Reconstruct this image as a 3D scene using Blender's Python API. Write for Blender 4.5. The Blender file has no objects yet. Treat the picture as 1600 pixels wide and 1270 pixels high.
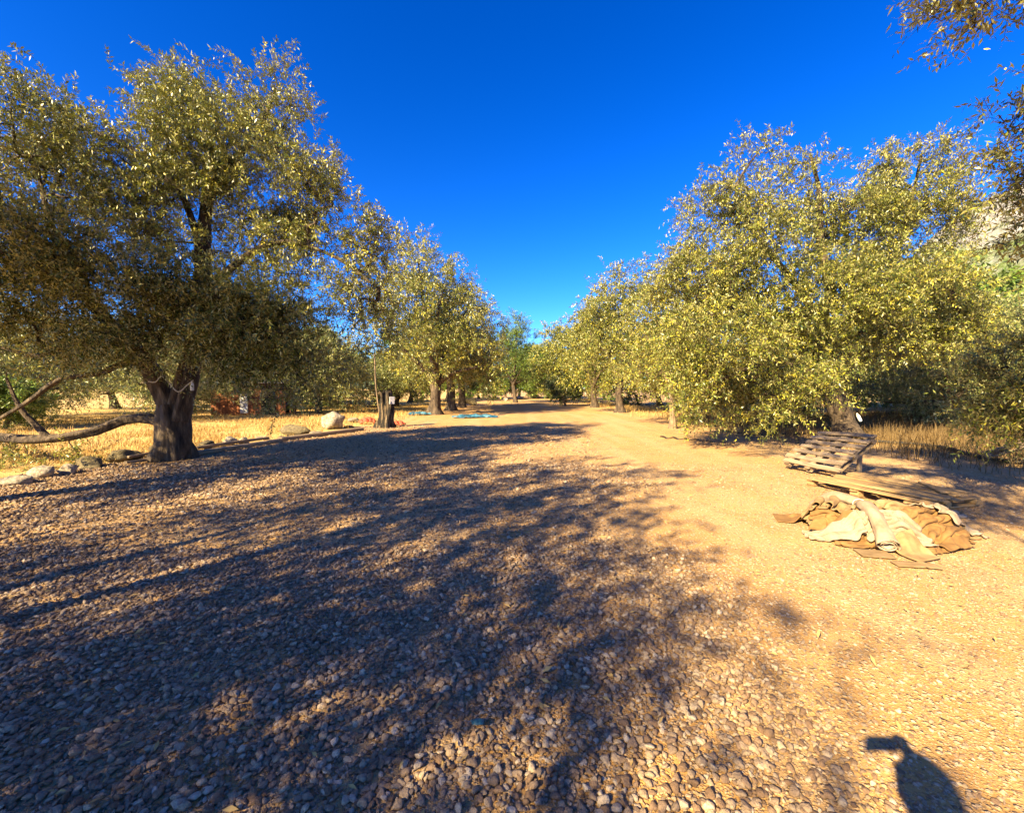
import bpy, bmesh, math, random
import numpy as np
from mathutils import Vector, Matrix, noise as mnoise

# ------------------------------------------------------------------ camera, sky, sun, exposure
SC = bpy.context.scene
COL = SC.collection
R = math.radians
F_PX, CX, CY, CAM_H, PITCH = 660.0, 800.0, 635.0, 1.6, R(2.43)

cam = bpy.data.cameras.new('camera')
cam.sensor_fit = 'HORIZONTAL'; cam.sensor_width = 36.0; cam.lens = F_PX / 1600.0 * 36.0
cam.clip_start = 0.02; cam.clip_end = 20000
camo = bpy.data.objects.new('camera', cam); COL.objects.link(camo)
camo.location = (0, 0, CAM_H); camo.rotation_euler = (R(90) - PITCH, 0, 0)
SC.camera = camo

SUN_EL, SUN_AZ = R(32.7), R(41.0)          # light travels forward and to the right
SD = Vector((math.sin(SUN_AZ) * math.cos(SUN_EL), math.cos(SUN_AZ) * math.cos(SUN_EL), -math.sin(SUN_EL)))
w = bpy.data.worlds.new('World'); SC.world = w; w.use_nodes = True
nt = w.node_tree; nt.nodes.clear()
out = nt.nodes.new('ShaderNodeOutputWorld'); bg = nt.nodes.new('ShaderNodeBackground')
sky = nt.nodes.new('ShaderNodeTexSky'); sky.sky_type = 'NISHITA'; sky.sun_disc = False
sky.sun_elevation = SUN_EL; sky.sun_rotation = math.atan2(-SD.x, -SD.y) % (2 * math.pi)
sky.altitude = 300; sky.air_density = 1.0; sky.dust_density = 0.5; sky.ozone_density = 4.0
hs = nt.nodes.new('ShaderNodeHueSaturation'); hs.inputs['Saturation'].default_value = 1.36
hs.inputs['Value'].default_value = 1.0
tint = nt.nodes.new('ShaderNodeMix'); tint.data_type = 'RGBA'; tint.blend_type = 'MULTIPLY'; tint.inputs[0].default_value = 1.0
tint.inputs[7].default_value = (0.076, 0.087, 0.11, 1)
gam = nt.nodes.new('ShaderNodeGamma'); gam.inputs[1].default_value = 1.28
scl = nt.nodes.new('ShaderNodeMix'); scl.data_type = 'RGBA'; scl.blend_type = 'MULTIPLY'; scl.inputs[0].default_value = 1.0
scl.inputs[7].default_value = (11.0, 11.0, 11.0, 1); scl.clamp_result = False
nt.links.new(sky.outputs[0], hs.inputs['Color']); nt.links.new(hs.outputs[0], tint.inputs[6]); nt.links.new(tint.outputs[2], gam.inputs[0])
nt.links.new(gam.outputs[0], scl.inputs[6]); nt.links.new(scl.outputs[2], bg.inputs['Color'])
bg.inputs['Strength'].default_value = 0.070
nt.links.new(bg.outputs[0], out.inputs['Surface'])
sun = bpy.data.lights.new('sun', 'SUN'); sun.energy = 5.0; sun.angle = R(0.53); sun.color = (1.0, 0.78, 0.42)
suno = bpy.data.objects.new('sun', sun); COL.objects.link(suno)
suno.rotation_euler = SD.to_track_quat('-Z', 'Y').to_euler(); suno.location = (-20, -20, 30)
vs = SC.view_settings
vs.view_transform = 'Standard'; vs.look = 'None'; vs.gamma = 1.0; vs.use_curve_mapping = False
vs.exposure = 2.17
SC.cycles.max_bounces = 6; SC.cycles.diffuse_bounces = 3; SC.cycles.transparent_max_bounces = 4
SC.cycles.use_adaptive_sampling = True
SC.cycles.use_denoising = True

# ------------------------------------------------------------------ small helpers
def at(px, py, depth):
    """world point at a given distance ahead, read off the survey picture"""
    u = (px - CX) / F_PX; v = -(py - CY) / F_PX
    cp, sp = math.cos(PITCH), math.sin(PITCH)
    d = Vector((u, cp + v * sp, -sp + v * cp))
    return Vector((0, 0, CAM_H)) + d * (depth / d.y)
def gp(px, py, z=0.0):
    u = (px - CX) / F_PX; v = -(py - CY) / F_PX
    cp, sp = math.cos(PITCH), math.sin(PITCH)
    d = Vector((u, cp + v * sp, -sp + v * cp))
    return Vector((0, 0, CAM_H)) + d * ((z - CAM_H) / d.z)
def tag(o, label=None, cat=None, group=None, kind=None):
    if label: o['label'] = label
    if cat: o['category'] = cat
    if group: o['group'] = group
    if kind: o['kind'] = kind
    return o
def empty(name, loc=(0, 0, 0), rz=0):
    o = bpy.data.objects.new(name, None); COL.objects.link(o)
    o.location = loc; o.rotation_euler = (0, 0, rz); o.empty_display_size = 0.2
    return o
def link(name, me, mat=None, parent=None, smooth=False):
    if mat: me.materials.append(mat)
    if smooth: me.polygons.foreach_set('use_smooth', [True] * len(me.polygons))
    o = bpy.data.objects.new(name, me); COL.objects.link(o)
    if parent: o.parent = parent
    return o
def mesh_np(name, V, F, tone=None):
    """V (n,3), F (m,k) all the same size"""
    V = np.asarray(V, dtype=np.float32); F = np.asarray(F, dtype=np.int32)
    me = bpy.data.meshes.new(name); m, k = F.shape
    me.vertices.add(len(V)); me.vertices.foreach_set('co', V.ravel())
    me.loops.add(m * k); me.loops.foreach_set('vertex_index', F.ravel())
    me.polygons.add(m); me.polygons.foreach_set('loop_start', np.arange(0, m * k, k, dtype=np.int32))
    if tone is not None:
        a = me.attributes.new('tone', 'FLOAT', 'POINT'); a.data.foreach_set('value', np.asarray(tone, dtype=np.float32))
    me.update(calc_edges=True)
    return me
def bm_mesh(name, bm):
    me = bpy.data.meshes.new(name); bm.to_mesh(me); bm.free(); return me
def nz(v):
    v = np.asarray(v, float); return v / np.maximum(np.linalg.norm(v, axis=-1, keepdims=True), 1e-9)

# ------------------------------------------------------------------ materials
def mat(name):
    m = bpy.data.materials.new(name); m.use_nodes = True
    n = m.node_tree.nodes; n.clear()
    o = n.new('ShaderNodeOutputMaterial'); p = n.new('ShaderNodeBsdfPrincipled')
    m.node_tree.links.new(p.outputs[0], o.inputs[0])
    return m, m.node_tree, p, o
def N(t, typ, **kw):
    n = t.nodes.new(typ)
    for k, v in kw.items():
        if k in n.inputs: n.inputs[k].default_value = v
        else: setattr(n, k, v)
    return n
def ramp(t, fac, stops):
    r = t.nodes.new('ShaderNodeValToRGB'); e = r.color_ramp.elements
    while len(e) < len(stops): e.new(0.5)
    for el, (p, c) in zip(e, stops):
        el.position = p; el.color = (*c, 1) if len(c) == 3 else c
    t.links.new(fac, r.inputs[0]); return r.outputs[0]
def mixc(t, fac, a, b, mode='MIX'):
    m = t.nodes.new('ShaderNodeMix'); m.data_type = 'RGBA'; m.blend_type = mode
    for s, v in ((m.inputs[0], fac), (m.inputs[6], a), (m.inputs[7], b)):
        if hasattr(v, 'links'): t.links.new(v, s)
        elif isinstance(v, (int, float)): s.default_value = v
        else: s.default_value = (*v, 1)
    return m.outputs[2]
def bump(t, p, h, strength=0.5, dist=0.02):
    b = t.nodes.new('ShaderNodeBump'); b.inputs['Strength'].default_value = strength; b.inputs['Distance'].default_value = dist
    t.links.new(h, b.inputs['Height']); t.links.new(b.outputs[0], p.inputs['Normal'])
def math_(t, op, a, b=None, c=None):
    n = t.nodes.new('ShaderNodeMath'); n.operation = op
    for i, v in enumerate((a, b, c)):
        if v is None: continue
        if hasattr(v, 'links'): t.links.new(v, n.inputs[i])
        else: n.inputs[i].default_value = v
    return n.outputs[0]

def simple_mat(name, stops, scale=8, rough=0.85, bstr=0.4, bdist=0.01, stretch=None, detail=6, obj_rand=0.0):
    m, t, p, o = mat(name)
    tc = N(t, 'ShaderNodeTexCoord'); src = tc.outputs['Object']
    if stretch:
        mp = N(t, 'ShaderNodeMapping'); mp.inputs['Scale'].default_value = stretch
        t.links.new(src, mp.inputs[0]); src = mp.outputs[0]
    no = N(t, 'ShaderNodeTexNoise', Scale=scale, Detail=detail, Roughness=0.62)
    t.links.new(src, no.inputs['Vector'])
    c = ramp(t, no.outputs[0], stops)
    if obj_rand:
        oi = N(t, 'ShaderNodeObjectInfo')
        hsv = N(t, 'ShaderNodeHueSaturation'); t.links.new(c, hsv.inputs['Color'])
        mr = N(t, 'ShaderNodeMapRange'); t.links.new(oi.outputs['Random'], mr.inputs[0])
        mr.inputs[3].default_value = 1 - obj_rand; mr.inputs[4].default_value = 1 + obj_rand
        t.links.new(mr.outputs[0], hsv.inputs['Value']); c = hsv.outputs[0]
    t.links.new(c, p.inputs['Base Color']); p.inputs['Roughness'].default_value = rough
    if bstr: bump(t, p, no.outputs[0], bstr, bdist)
    return m

def leaf_mat(name, up_a, up_b, up_c, under, rough=0.42, trans=0.22):
    m, t, p, o = mat(name)
    at_ = N(t, 'ShaderNodeAttribute', attribute_name='tone')
    c = ramp(t, at_.outputs['Fac'], [(0.0, up_a), (0.55, up_b), (1.0, up_c)])
    ge = N(t, 'ShaderNodeNewGeometry')
    c2 = mixc(t, ge.outputs['Backfacing'], c, under)
    t.links.new(c2, p.inputs['Base Color']); p.inputs['Roughness'].default_value = rough
    p.inputs['Specular IOR Level'].default_value = 0.5
    tr = N(t, 'ShaderNodeBsdfTranslucent'); t.links.new(c, tr.inputs[0])
    mx = N(t, 'ShaderNodeMixShader'); mx.inputs[0].default_value = trans
    t.links.new(p.outputs[0], mx.inputs[1]); t.links.new(tr.outputs[0], mx.inputs[2]); t.links.new(mx.outputs[0], o.inputs[0])
    return m

M = {}
M['leaf'] = leaf_mat('olive_leaf', (0.022, 0.044, 0.010), (0.175, 0.195, 0.024), (0.58, 0.47, 0.048), (0.33, 0.32, 0.12), rough=0.38, trans=0.13)
M['leaf_green'] = leaf_mat('green_leaf', (0.035, 0.08, 0.012), (0.115, 0.19, 0.02), (0.25, 0.31, 0.035), (0.20, 0.25, 0.07), trans=0.15)
M['leaf_pale'] = leaf_mat('pale_leaf', (0.05, 0.08, 0.022), (0.18, 0.20, 0.05), (0.40, 0.37, 0.09), (0.32, 0.32, 0.16), trans=0.13)
M['leaf_dark'] = leaf_mat('dark_leaf', (0.03, 0.05, 0.015), (0.06, 0.085, 0.02), (0.11, 0.13, 0.035), (0.14, 0.16, 0.09))
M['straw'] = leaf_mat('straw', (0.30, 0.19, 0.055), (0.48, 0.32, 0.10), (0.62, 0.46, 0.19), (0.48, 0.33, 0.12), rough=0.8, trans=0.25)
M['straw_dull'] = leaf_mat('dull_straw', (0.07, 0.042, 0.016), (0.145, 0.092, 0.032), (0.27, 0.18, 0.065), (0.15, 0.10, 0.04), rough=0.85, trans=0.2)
M['bark'] = simple_mat('olive_bark', [(0.34, (0.018, 0.012, 0.008)), (0.54, (0.075, 0.052, 0.034)), (0.75, (0.19, 0.145, 0.095))], 7, 0.9, 1.0, 0.05, (1.6, 1.6, 0.35))
M['bark_light'] = simple_mat('pale_bark', [(0.34, (0.06, 0.04, 0.024)), (0.52, (0.20, 0.14, 0.085)), (0.72, (0.34, 0.26, 0.17))], 7, 0.9, 0.8, 0.04, (1.6, 1.6, 0.35))
M['stump'] = simple_mat('weathered_stump', [(0.46, (0.010, 0.008, 0.006)), (0.56, (0.10, 0.07, 0.04)), (0.72, (0.30, 0.22, 0.13))], 5, 0.95, 1.0, 0.10, (2.4, 2.4, 0.42))
M['old_wood'] = simple_mat('grey_timber', [(0.3, (0.10, 0.07, 0.042)), (0.5, (0.22, 0.16, 0.10)), (0.75, (0.34, 0.26, 0.18))], 5, 0.85, 0.5, 0.006, (9, 0.7, 9), obj_rand=0.22)
M['pallet_wood'] = simple_mat('pallet_timber', [(0.3, (0.16, 0.095, 0.038)), (0.5, (0.30, 0.19, 0.08)), (0.75, (0.40, 0.275, 0.14))], 5, 0.85, 0.5, 0.005, (9, 0.7, 9), obj_rand=0.2)
M['boulder'] = simple_mat('boulder_stone', [(0.3, (0.11, 0.085, 0.06)), (0.5, (0.24, 0.20, 0.15)), (0.72, (0.42, 0.37, 0.29))], 5, 0.9, 0.8, 0.04, obj_rand=0.25)
M['dark_boulder'] = simple_mat('mossy_dark_stone', [(0.3, (0.045, 0.035, 0.022)), (0.52, (0.12, 0.095, 0.05)), (0.75, (0.24, 0.20, 0.11))], 6, 0.95, 0.8, 0.04)
M['burlap'] = simple_mat('burlap', [(0.3, (0.15, 0.092, 0.038)), (0.5, (0.225, 0.145, 0.066)), (0.75, (0.28, 0.195, 0.10))], 9, 0.95, 0.3, 0.006, obj_rand=0.12)
M['canvas'] = simple_mat('pale_canvas', [(0.3, (0.20, 0.145, 0.09)), (0.5, (0.28, 0.21, 0.145)), (0.75, (0.34, 0.27, 0.195))], 7, 0.9, 0.3, 0.006)
M['ochre'] = simple_mat('ochre_cloth', [(0.3, (0.13, 0.066, 0.018)), (0.5, (0.19, 0.10, 0.03)), (0.75, (0.25, 0.145, 0.05))], 8, 0.9, 0.3, 0.005)
M['red'] = simple_mat('red_cloth', [(0.3, (0.30, 0.04, 0.015)), (0.6, (0.42, 0.07, 0.025)), (0.8, (0.48, 0.13, 0.06))], 9, 0.7, 0.4, 0.01)
M['tarp'] = simple_mat('blue_tarp', [(0.38, (0.010, 0.05, 0.09)), (0.54, (0.03, 0.13, 0.21)), (0.72, (0.16, 0.29, 0.35))], 2.2, 0.45, 0.5, 0.02)
M['blue_plastic'] = simple_mat('blue_plastic', [(0.3, (0.012, 0.05, 0.075)), (0.6, (0.02, 0.085, 0.12)), (0.8, (0.05, 0.12, 0.16))], 40, 0.4, 0.3, 0.002)
M['hose'] = simple_mat('black_pipe', [(0.3, (0.008, 0.008, 0.008)), (0.6, (0.018, 0.017, 0.016)), (0.8, (0.06, 0.05, 0.04))], 15, 0.6, 0.2, 0.003)
M['white'] = simple_mat('white_paint', [(0.3, (0.62, 0.62, 0.62)), (0.6, (0.8, 0.8, 0.8)), (0.8, (0.84, 0.84, 0.82))], 12, 0.5, 0.1, 0.002)
M['rope'] = simple_mat('pale_rope', [(0.3, (0.35, 0.32, 0.26)), (0.7, (0.55, 0.52, 0.45))], 60, 0.9, 0.4, 0.002)
M['orange_wall'] = simple_mat('terracotta_boards', [(0.3, (0.17, 0.055, 0.022)), (0.6, (0.28, 0.10, 0.04)), (0.8, (0.34, 0.16, 0.08))], 3, 0.85, 0.3, 0.01)
M['roof'] = simple_mat('pale_roofing', [(0.3, (0.32, 0.30, 0.26)), (0.7, (0.5, 0.47, 0.42))], 3, 0.8, 0.3, 0.01)
M['dark_panel'] = simple_mat('opening_shade', [(0.3, (0.012, 0.011, 0.01)), (0.7, (0.035, 0.03, 0.025))], 4, 0.9, 0.2, 0.01)  # near-black colour standing in for the shade inside openings
M['skin'] = simple_mat('skin', [(0.3, (0.42, 0.25, 0.17)), (0.7, (0.52, 0.33, 0.24))], 14, 0.6, 0.1, 0.002)
M['shirt'] = simple_mat('dark_shirt', [(0.3, (0.03, 0.035, 0.05)), (0.7, (0.05, 0.055, 0.08))], 20, 0.9, 0.2, 0.003)
M['trousers'] = simple_mat('denim', [(0.3, (0.03, 0.05, 0.10)), (0.7, (0.05, 0.08, 0.15))], 30, 0.9, 0.2, 0.003)
M['hair'] = simple_mat('dark_hair', [(0.3, (0.012, 0.008, 0.006)), (0.7, (0.03, 0.02, 0.014))], 30, 0.6, 0.5, 0.01, (6, 6, 1))
M['shoe'] = simple_mat('shoe', [(0.3, (0.05, 0.04, 0.035)), (0.7, (0.09, 0.08, 0.07))], 20, 0.7, 0.2, 0.002)
M['phone'] = simple_mat('phone_case', [(0.3, (0.01, 0.01, 0.012)), (0.7, (0.016, 0.016, 0.018))], 20, 0.3, 0.0)

# loose gravel stones: colour differs from stone to stone
def stone_mat():
    m, t, p, o = mat('gravel_stone')
    oi = N(t, 'ShaderNodeObjectInfo'); tc = N(t, 'ShaderNodeTexCoord')
    c = ramp(t, oi.outputs['Random'], [(0.0, (0.18, 0.112, 0.066)), (0.25, (0.29, 0.187, 0.11)), (0.5, (0.31, 0.228, 0.155)),
                                       (0.72, (0.41, 0.30, 0.19)), (0.9, (0.50, 0.39, 0.26)), (1.0, (0.62, 0.52, 0.39))])
    no = N(t, 'ShaderNodeTexNoise', Scale=2.2, Detail=5, Roughness=0.7); t.links.new(tc.outputs['Object'], no.inputs['Vector'])
    v = ramp(t, no.outputs[0], [(0.3, (0.62, 0.58, 0.55)), (0.7, (1.15, 1.12, 1.1))])
    t.links.new(mixc(t, 1.0, c, v, 'MULTIPLY'), p.inputs['Base Color'])
    p.inputs['Roughness'].default_value = 0.78
    bump(t, p, no.outputs[0], 0.5, 0.25)
    return m
M['stone'] = stone_mat()

# ground: compacted stony earth on the track, straw-coloured soil in the field
def ground_mat():
    m, t, p, o = mat('stony_earth')
    ge = N(t, 'ShaderNodeNewGeometry'); pos = ge.outputs['Position']
    sep = N(t, 'ShaderNodeSeparateXYZ'); t.links.new(pos, sep.inputs[0])
    def noise(scale, detail=5, rough=0.6):
        n = N(t, 'ShaderNodeTexNoise', Scale=scale, Detail=detail, Roughness=rough); t.links.new(pos, n.inputs['Vector']); return n.outputs[0]
    def voro(scale):
        n = N(t, 'ShaderNodeTexVoronoi', Scale=scale); t.links.new(pos, n.inputs['Vector']); return n
    big = noise(0.35, 4); mid = noise(2.2, 6); fine = noise(60, 4, 0.7)
    earth = ramp(t, mid, [(0.25, (0.33, 0.18, 0.062)), (0.5, (0.44, 0.255, 0.09)), (0.75, (0.52, 0.33, 0.13))])
    earth = mixc(t, ramp(t, big, [(0.42, (0, 0, 0)), (0.62, (0.55, 0.55, 0.55))]), earth, (0.40, 0.215, 0.070))
    mpg = N(t, 'ShaderNodeMapping'); mpg.inputs['Scale'].default_value = (1.3, 0.10, 1.0); mpg.inputs['Rotation'].default_value = (0, 0, 0.05); t.links.new(pos, mpg.inputs[0])
    nst = N(t, 'ShaderNodeTexNoise', Scale=1.0, Detail=3, Roughness=0.5); t.links.new(mpg.outputs[0], nst.inputs['Vector'])
    earth = mixc(t, ramp(t, nst.outputs[0], [(0.45, (0, 0, 0)), (0.62, (0.6, 0.6, 0.6))]), earth, (0.47, 0.325, 0.17))
    earth = mixc(t, ramp(t, noise(0.9, 5, 0.65), [(0.52, (0, 0, 0)), (0.68, (0.55, 0.55, 0.55))]), earth, (0.27, 0.155, 0.065))
    v1 = voro(34); v2 = voro(80)
    peb = ramp(t, v1.outputs['Color'], [(0.1, (0.26, 0.16, 0.095)), (0.5, (0.46, 0.31, 0.18)), (0.85, (0.62, 0.48, 0.32))])
    pm = ramp(t, v1.outputs['Distance'], [(0.28, (1, 1, 1)), (0.5, (0, 0, 0))])
    sepc = N(t, 'ShaderNodeSeparateColor'); t.links.new(v1.outputs['Color'], sepc.inputs[0])
    sel = math_(t, 'GREATER_THAN', sepc.outputs[1], 0.45)
    pmask = math_(t, 'MULTIPLY', pm, sel)
    col = mixc(t, pmask, earth, peb)
    peb2 = ramp(t, v2.outputs['Color'], [(0.2, (0.30, 0.18, 0.09)), (0.8, (0.60, 0.46, 0.30))])
    p2 = ramp(t, v2.outputs['Distance'], [(0.25, (0.6, 0.6, 0.6)), (0.5, (0, 0, 0))])
    col = mixc(t, p2, col, peb2)
    # field to the left of the stone edging and scrub to the right of the trees
    xl = math_(t, 'ADD', math_(t, 'MULTIPLY', math_(t, 'MINIMUM', math_(t, 'SUBTRACT', sep.outputs[1], 7.0), 9.5), 0.29), -8.9)
    nx = math_(t, 'ADD', sep.outputs[0], math_(t, 'MULTIPLY', math_(t, 'SUBTRACT', mid, 0.5), 2.0))
    lm = math_(t, 'MULTIPLY', math_(t, 'SUBTRACT', xl, nx), 2.0); lm = math_(t, 'MINIMUM', math_(t, 'MAXIMUM', lm, 0.0), 1.0)
    rm = math_(t, 'MULTIPLY', math_(t, 'SUBTRACT', nx, 9.3), 0.8); rm = math_(t, 'MINIMUM', math_(t, 'MAXIMUM', rm, 0.0), 1.0)
    straw = ramp(t, mid, [(0.3, (0.36, 0.23, 0.08)), (0.5, (0.50, 0.34, 0.125)), (0.75, (0.60, 0.44, 0.19))])
    scrub = ramp(t, mid, [(0.3, (0.17, 0.105, 0.045)), (0.5, (0.33, 0.215, 0.09)), (0.75, (0.46, 0.33, 0.15))])
    col = mixc(t, lm, col, straw); col = mixc(t, rm, col, scrub)
    t.links.new(col, p.inputs['Base Color']); p.inputs['Roughness'].default_value = 0.92
    p.inputs['Specular IOR Level'].default_value = 0.2
    h = math_(t, 'ADD', math_(t, 'MULTIPLY', pmask, 0.8), math_(t, 'MULTIPLY', p2, 0.5))
    h = math_(t, 'ADD', h, math_(t, 'MULTIPLY', fine, 0.7)); h = math_(t, 'ADD', h, math_(t, 'MULTIPLY', mid, 1.5))
    bump(t, p, h, 0.9, 0.016)
    return m
M['ground'] = ground_mat()

# ------------------------------------------------------------------ ground sheet
def ground_z(x, y):
    z = 0.035 * mnoise.noise((x * 0.35, y * 0.35, 0)) + 0.02 * mnoise.noise((x * 1.1, y * 1.1, 3.0))
    d = math.hypot(x, y)
    return z * min(1, max(0.15, (d - 0.5) / 6)) if d < 60 else z
def axis(lim_fine, step, far):
    a = list(np.arange(-lim_fine, lim_fine + 1e-6, step)); s = step; v = lim_fine
    while v < far: s *= 1.28; v += s; a.append(v); a.insert(0, -v)
    return a
xs = axis(16, 0.26, 9000); ys = axis(28, 0.38, 9000)
V = np.array([(x, y, ground_z(x, y)) for y in ys for x in xs]); nx_, ny_ = len(xs), len(ys)
I = np.arange(nx_ * ny_).reshape(ny_, nx_)
Fq = np.stack([I[:-1, :-1], I[:-1, 1:], I[1:, 1:], I[1:, :-1]], -1).reshape(-1, 4)
ground = link('ground', mesh_np('ground', V, Fq), M['ground'], smooth=True); tag(ground, kind='structure')

# ------------------------------------------------------------------ mountains far off
def ridge(name, pts, depth_m, mtl, seed, nv=26, steep=1.0):
    """pts: crest points (x, y, height); a rough mountain side falling towards the viewer and away behind"""
    P = np.array(pts, float); n = 150
    s = np.linspace(0, len(P) - 1, n); k = np.clip(s.astype(int), 0, len(P) - 2); f = (s - k)[:, None]
    f = f * f * (3 - 2 * f); C = P[k] * (1 - f) + P[k + 1] * f
    rows = []
    for j in range(-nv, nv + 1):
        q = j / nv; row = []
        for i in range(n):
            c = C[i]; out_ = np.array([c[0], c[1]]); out_ /= np.linalg.norm(out_)
            xy = c[:2] + out_ * q * depth_m
            fall = max(0.0, 1 - abs(q)) ** steep
            nzv = mnoise.fractal((xy[0] / depth_m * 3.1, xy[1] / depth_m * 3.1, seed), 0.9, 2.1, 6)
            rdg = 1 - abs(mnoise.fractal((xy[0] / depth_m * 6, xy[1] / depth_m * 6, seed + 5), 0.8, 2.2, 5))
            h = c[2] * fall + c[2] * 0.16 * nzv * min(1, fall * 3) * (1.0 if abs(q) > 0.05 else 0.5) + c[2] * 0.1 * (rdg - 0.7) * min(1, fall * 3)
            row.append((xy[0], xy[1], h - 4 * (1 - fall)))
        rows.append(row)
    V = np.array(rows).reshape(-1, 3); m_ = 2 * nv + 1
    I = np.arange(m_ * n).reshape(m_, n)
    F = np.stack([I[:-1, :-1], I[:-1, 1:], I[1:, 1:], I[1:, :-1]], -1).reshape(-1, 4)
    return tag(link(name, mesh_np(name, V, F), mtl), kind='structure')
def rock_mat():
    m, t, p, o = mat('limestone_mountain')
    ge = N(t, 'ShaderNodeNewGeometry'); sp = N(t, 'ShaderNodeSeparateXYZ'); t.links.new(ge.outputs['Position'], sp.inputs[0])
    n1 = N(t, 'ShaderNodeTexNoise', Scale=0.035, Detail=8, Roughness=0.7); t.links.new(ge.outputs['Position'], n1.inputs['Vector'])
    n2 = N(t, 'ShaderNodeTexNoise', Scale=0.22, Detail=6, Roughness=0.75); t.links.new(ge.outputs['Position'], n2.inputs['Vector'])
    rock = ramp(t, n2.outputs[0], [(0.35, (0.12, 0.12, 0.12)), (0.5, (0.27, 0.265, 0.265)), (0.68, (0.44, 0.43, 0.42))])
    veg = ramp(t, n2.outputs[0], [(0.3, (0.05, 0.085, 0.018)), (0.6, (0.13, 0.19, 0.03)), (0.8, (0.19, 0.25, 0.045))])
    hgt = math_(t, 'MULTIPLY', math_(t, 'SUBTRACT', sp.outputs[2], 95.0), 0.02)
    f = math_(t, 'ADD', math_(t, 'MULTIPLY', math_(t, 'SUBTRACT', n1.outputs[0], 0.46), 6.0), hgt)
    f = math_(t, 'MINIMUM', math_(t, 'MAXIMUM', math_(t, 'ADD', f, 0.35), 0), 1)
    t.links.new(mixc(t, f, veg, rock), p.inputs['Base Color']); p.inputs['Roughness'].default_value = 0.95
    bump(t, p, n2.outputs[0], 1.0, 4.0)
    return m
M['rock'] = rock_mat()
M['forest'] = simple_mat('forested_slope', [(0.35, (0.03, 0.05, 0.03)), (0.6, (0.06, 0.09, 0.05)), (0.8, (0.10, 0.12, 0.08))], 0.02, 0.95, 0.6, 6.0)
ridge('mountain', [(210, 420, 10), (300, 375, 70), (350, 330, 138), (400, 330, 162), (470, 270, 180), (520, 150, 150), (560, 40, 90), (560, -60, 20)], 190, M['rock'], 3.0, steep=0.8)
ridge('hills', [(-3600, 700, 60), (-3000, 1700, 235), (-2300, 2200, 225), (-1700, 2700, 190), (-1150, 2600, 205), (-800, 2900, 120), (-300, 3100, 10)], 600, M['forest'], 9.0)

# ------------------------------------------------------------------ tubes
def tube_rings(P, r, sides, rng=None, gnarl=0.0, seed=0.0, cap=True):
    P = np.asarray(P, float); n = len(P); r = np.broadcast_to(np.asarray(r, float), (n,))
    T = nz(np.gradient(P, axis=0)); up = np.array([0.13, 0.97, 0.2]); a = nz(np.cross(T[0], up)); V = []
    for i in range(n):
        a = nz(a - T[i] * np.dot(a, T[i])); b = np.cross(T[i], a)
        for k in range(sides):
            th = 2 * math.pi * k / sides; d = a * math.cos(th) + b * math.sin(th); rr = r[i]
            if gnarl:
                q = P[i] * np.array([0.5, 0.5, 0.32]) + d * 0.75
                rr *= 1 + gnarl * mnoise.noise((q[0] * 2.0 + seed, q[1] * 2.0, q[2] * 2.0)) + gnarl * 0.55 * mnoise.noise((d[0] * 2.6 + seed, d[1] * 2.6, P[i][2] * 1.1))
            V.append(P[i] + d * rr)
    I = np.arange(n * sides).reshape(n, sides); J = np.roll(I, -1, axis=1)
    F = np.stack([I[:-1], J[:-1], J[1:], I[1:]], -1).reshape(-1, 4)
    return np.array(V), F
def join_vf(parts):
    Vs, Fs, o = [], [], 0
    for v, f in parts:
        Vs.append(v); Fs.append(f + o); o += len(v)
    return np.concatenate(Vs), np.concatenate(Fs)
def spline(pts, step=0.25):
    P = [np.array(p, float) for p in pts]; P = [2 * P[0] - P[1]] + P + [2 * P[-1] - P[-2]]; outp = []
    for i in range(1, len(P) - 2):
        n = max(2, int(np.linalg.norm(P[i + 1] - P[i]) / step))
        for k in range(n):
            t = k / n
            outp.append(0.5 * (2 * P[i] + (P[i + 1] - P[i - 1]) * t + (2 * P[i - 1] - 5 * P[i] + 4 * P[i + 1] - P[i + 2]) * t * t + (3 * P[i] - P[i - 1] - 3 * P[i + 1] + P[i + 2]) * t ** 3))
    outp.append(P[-2]); return np.array(outp)

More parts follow.
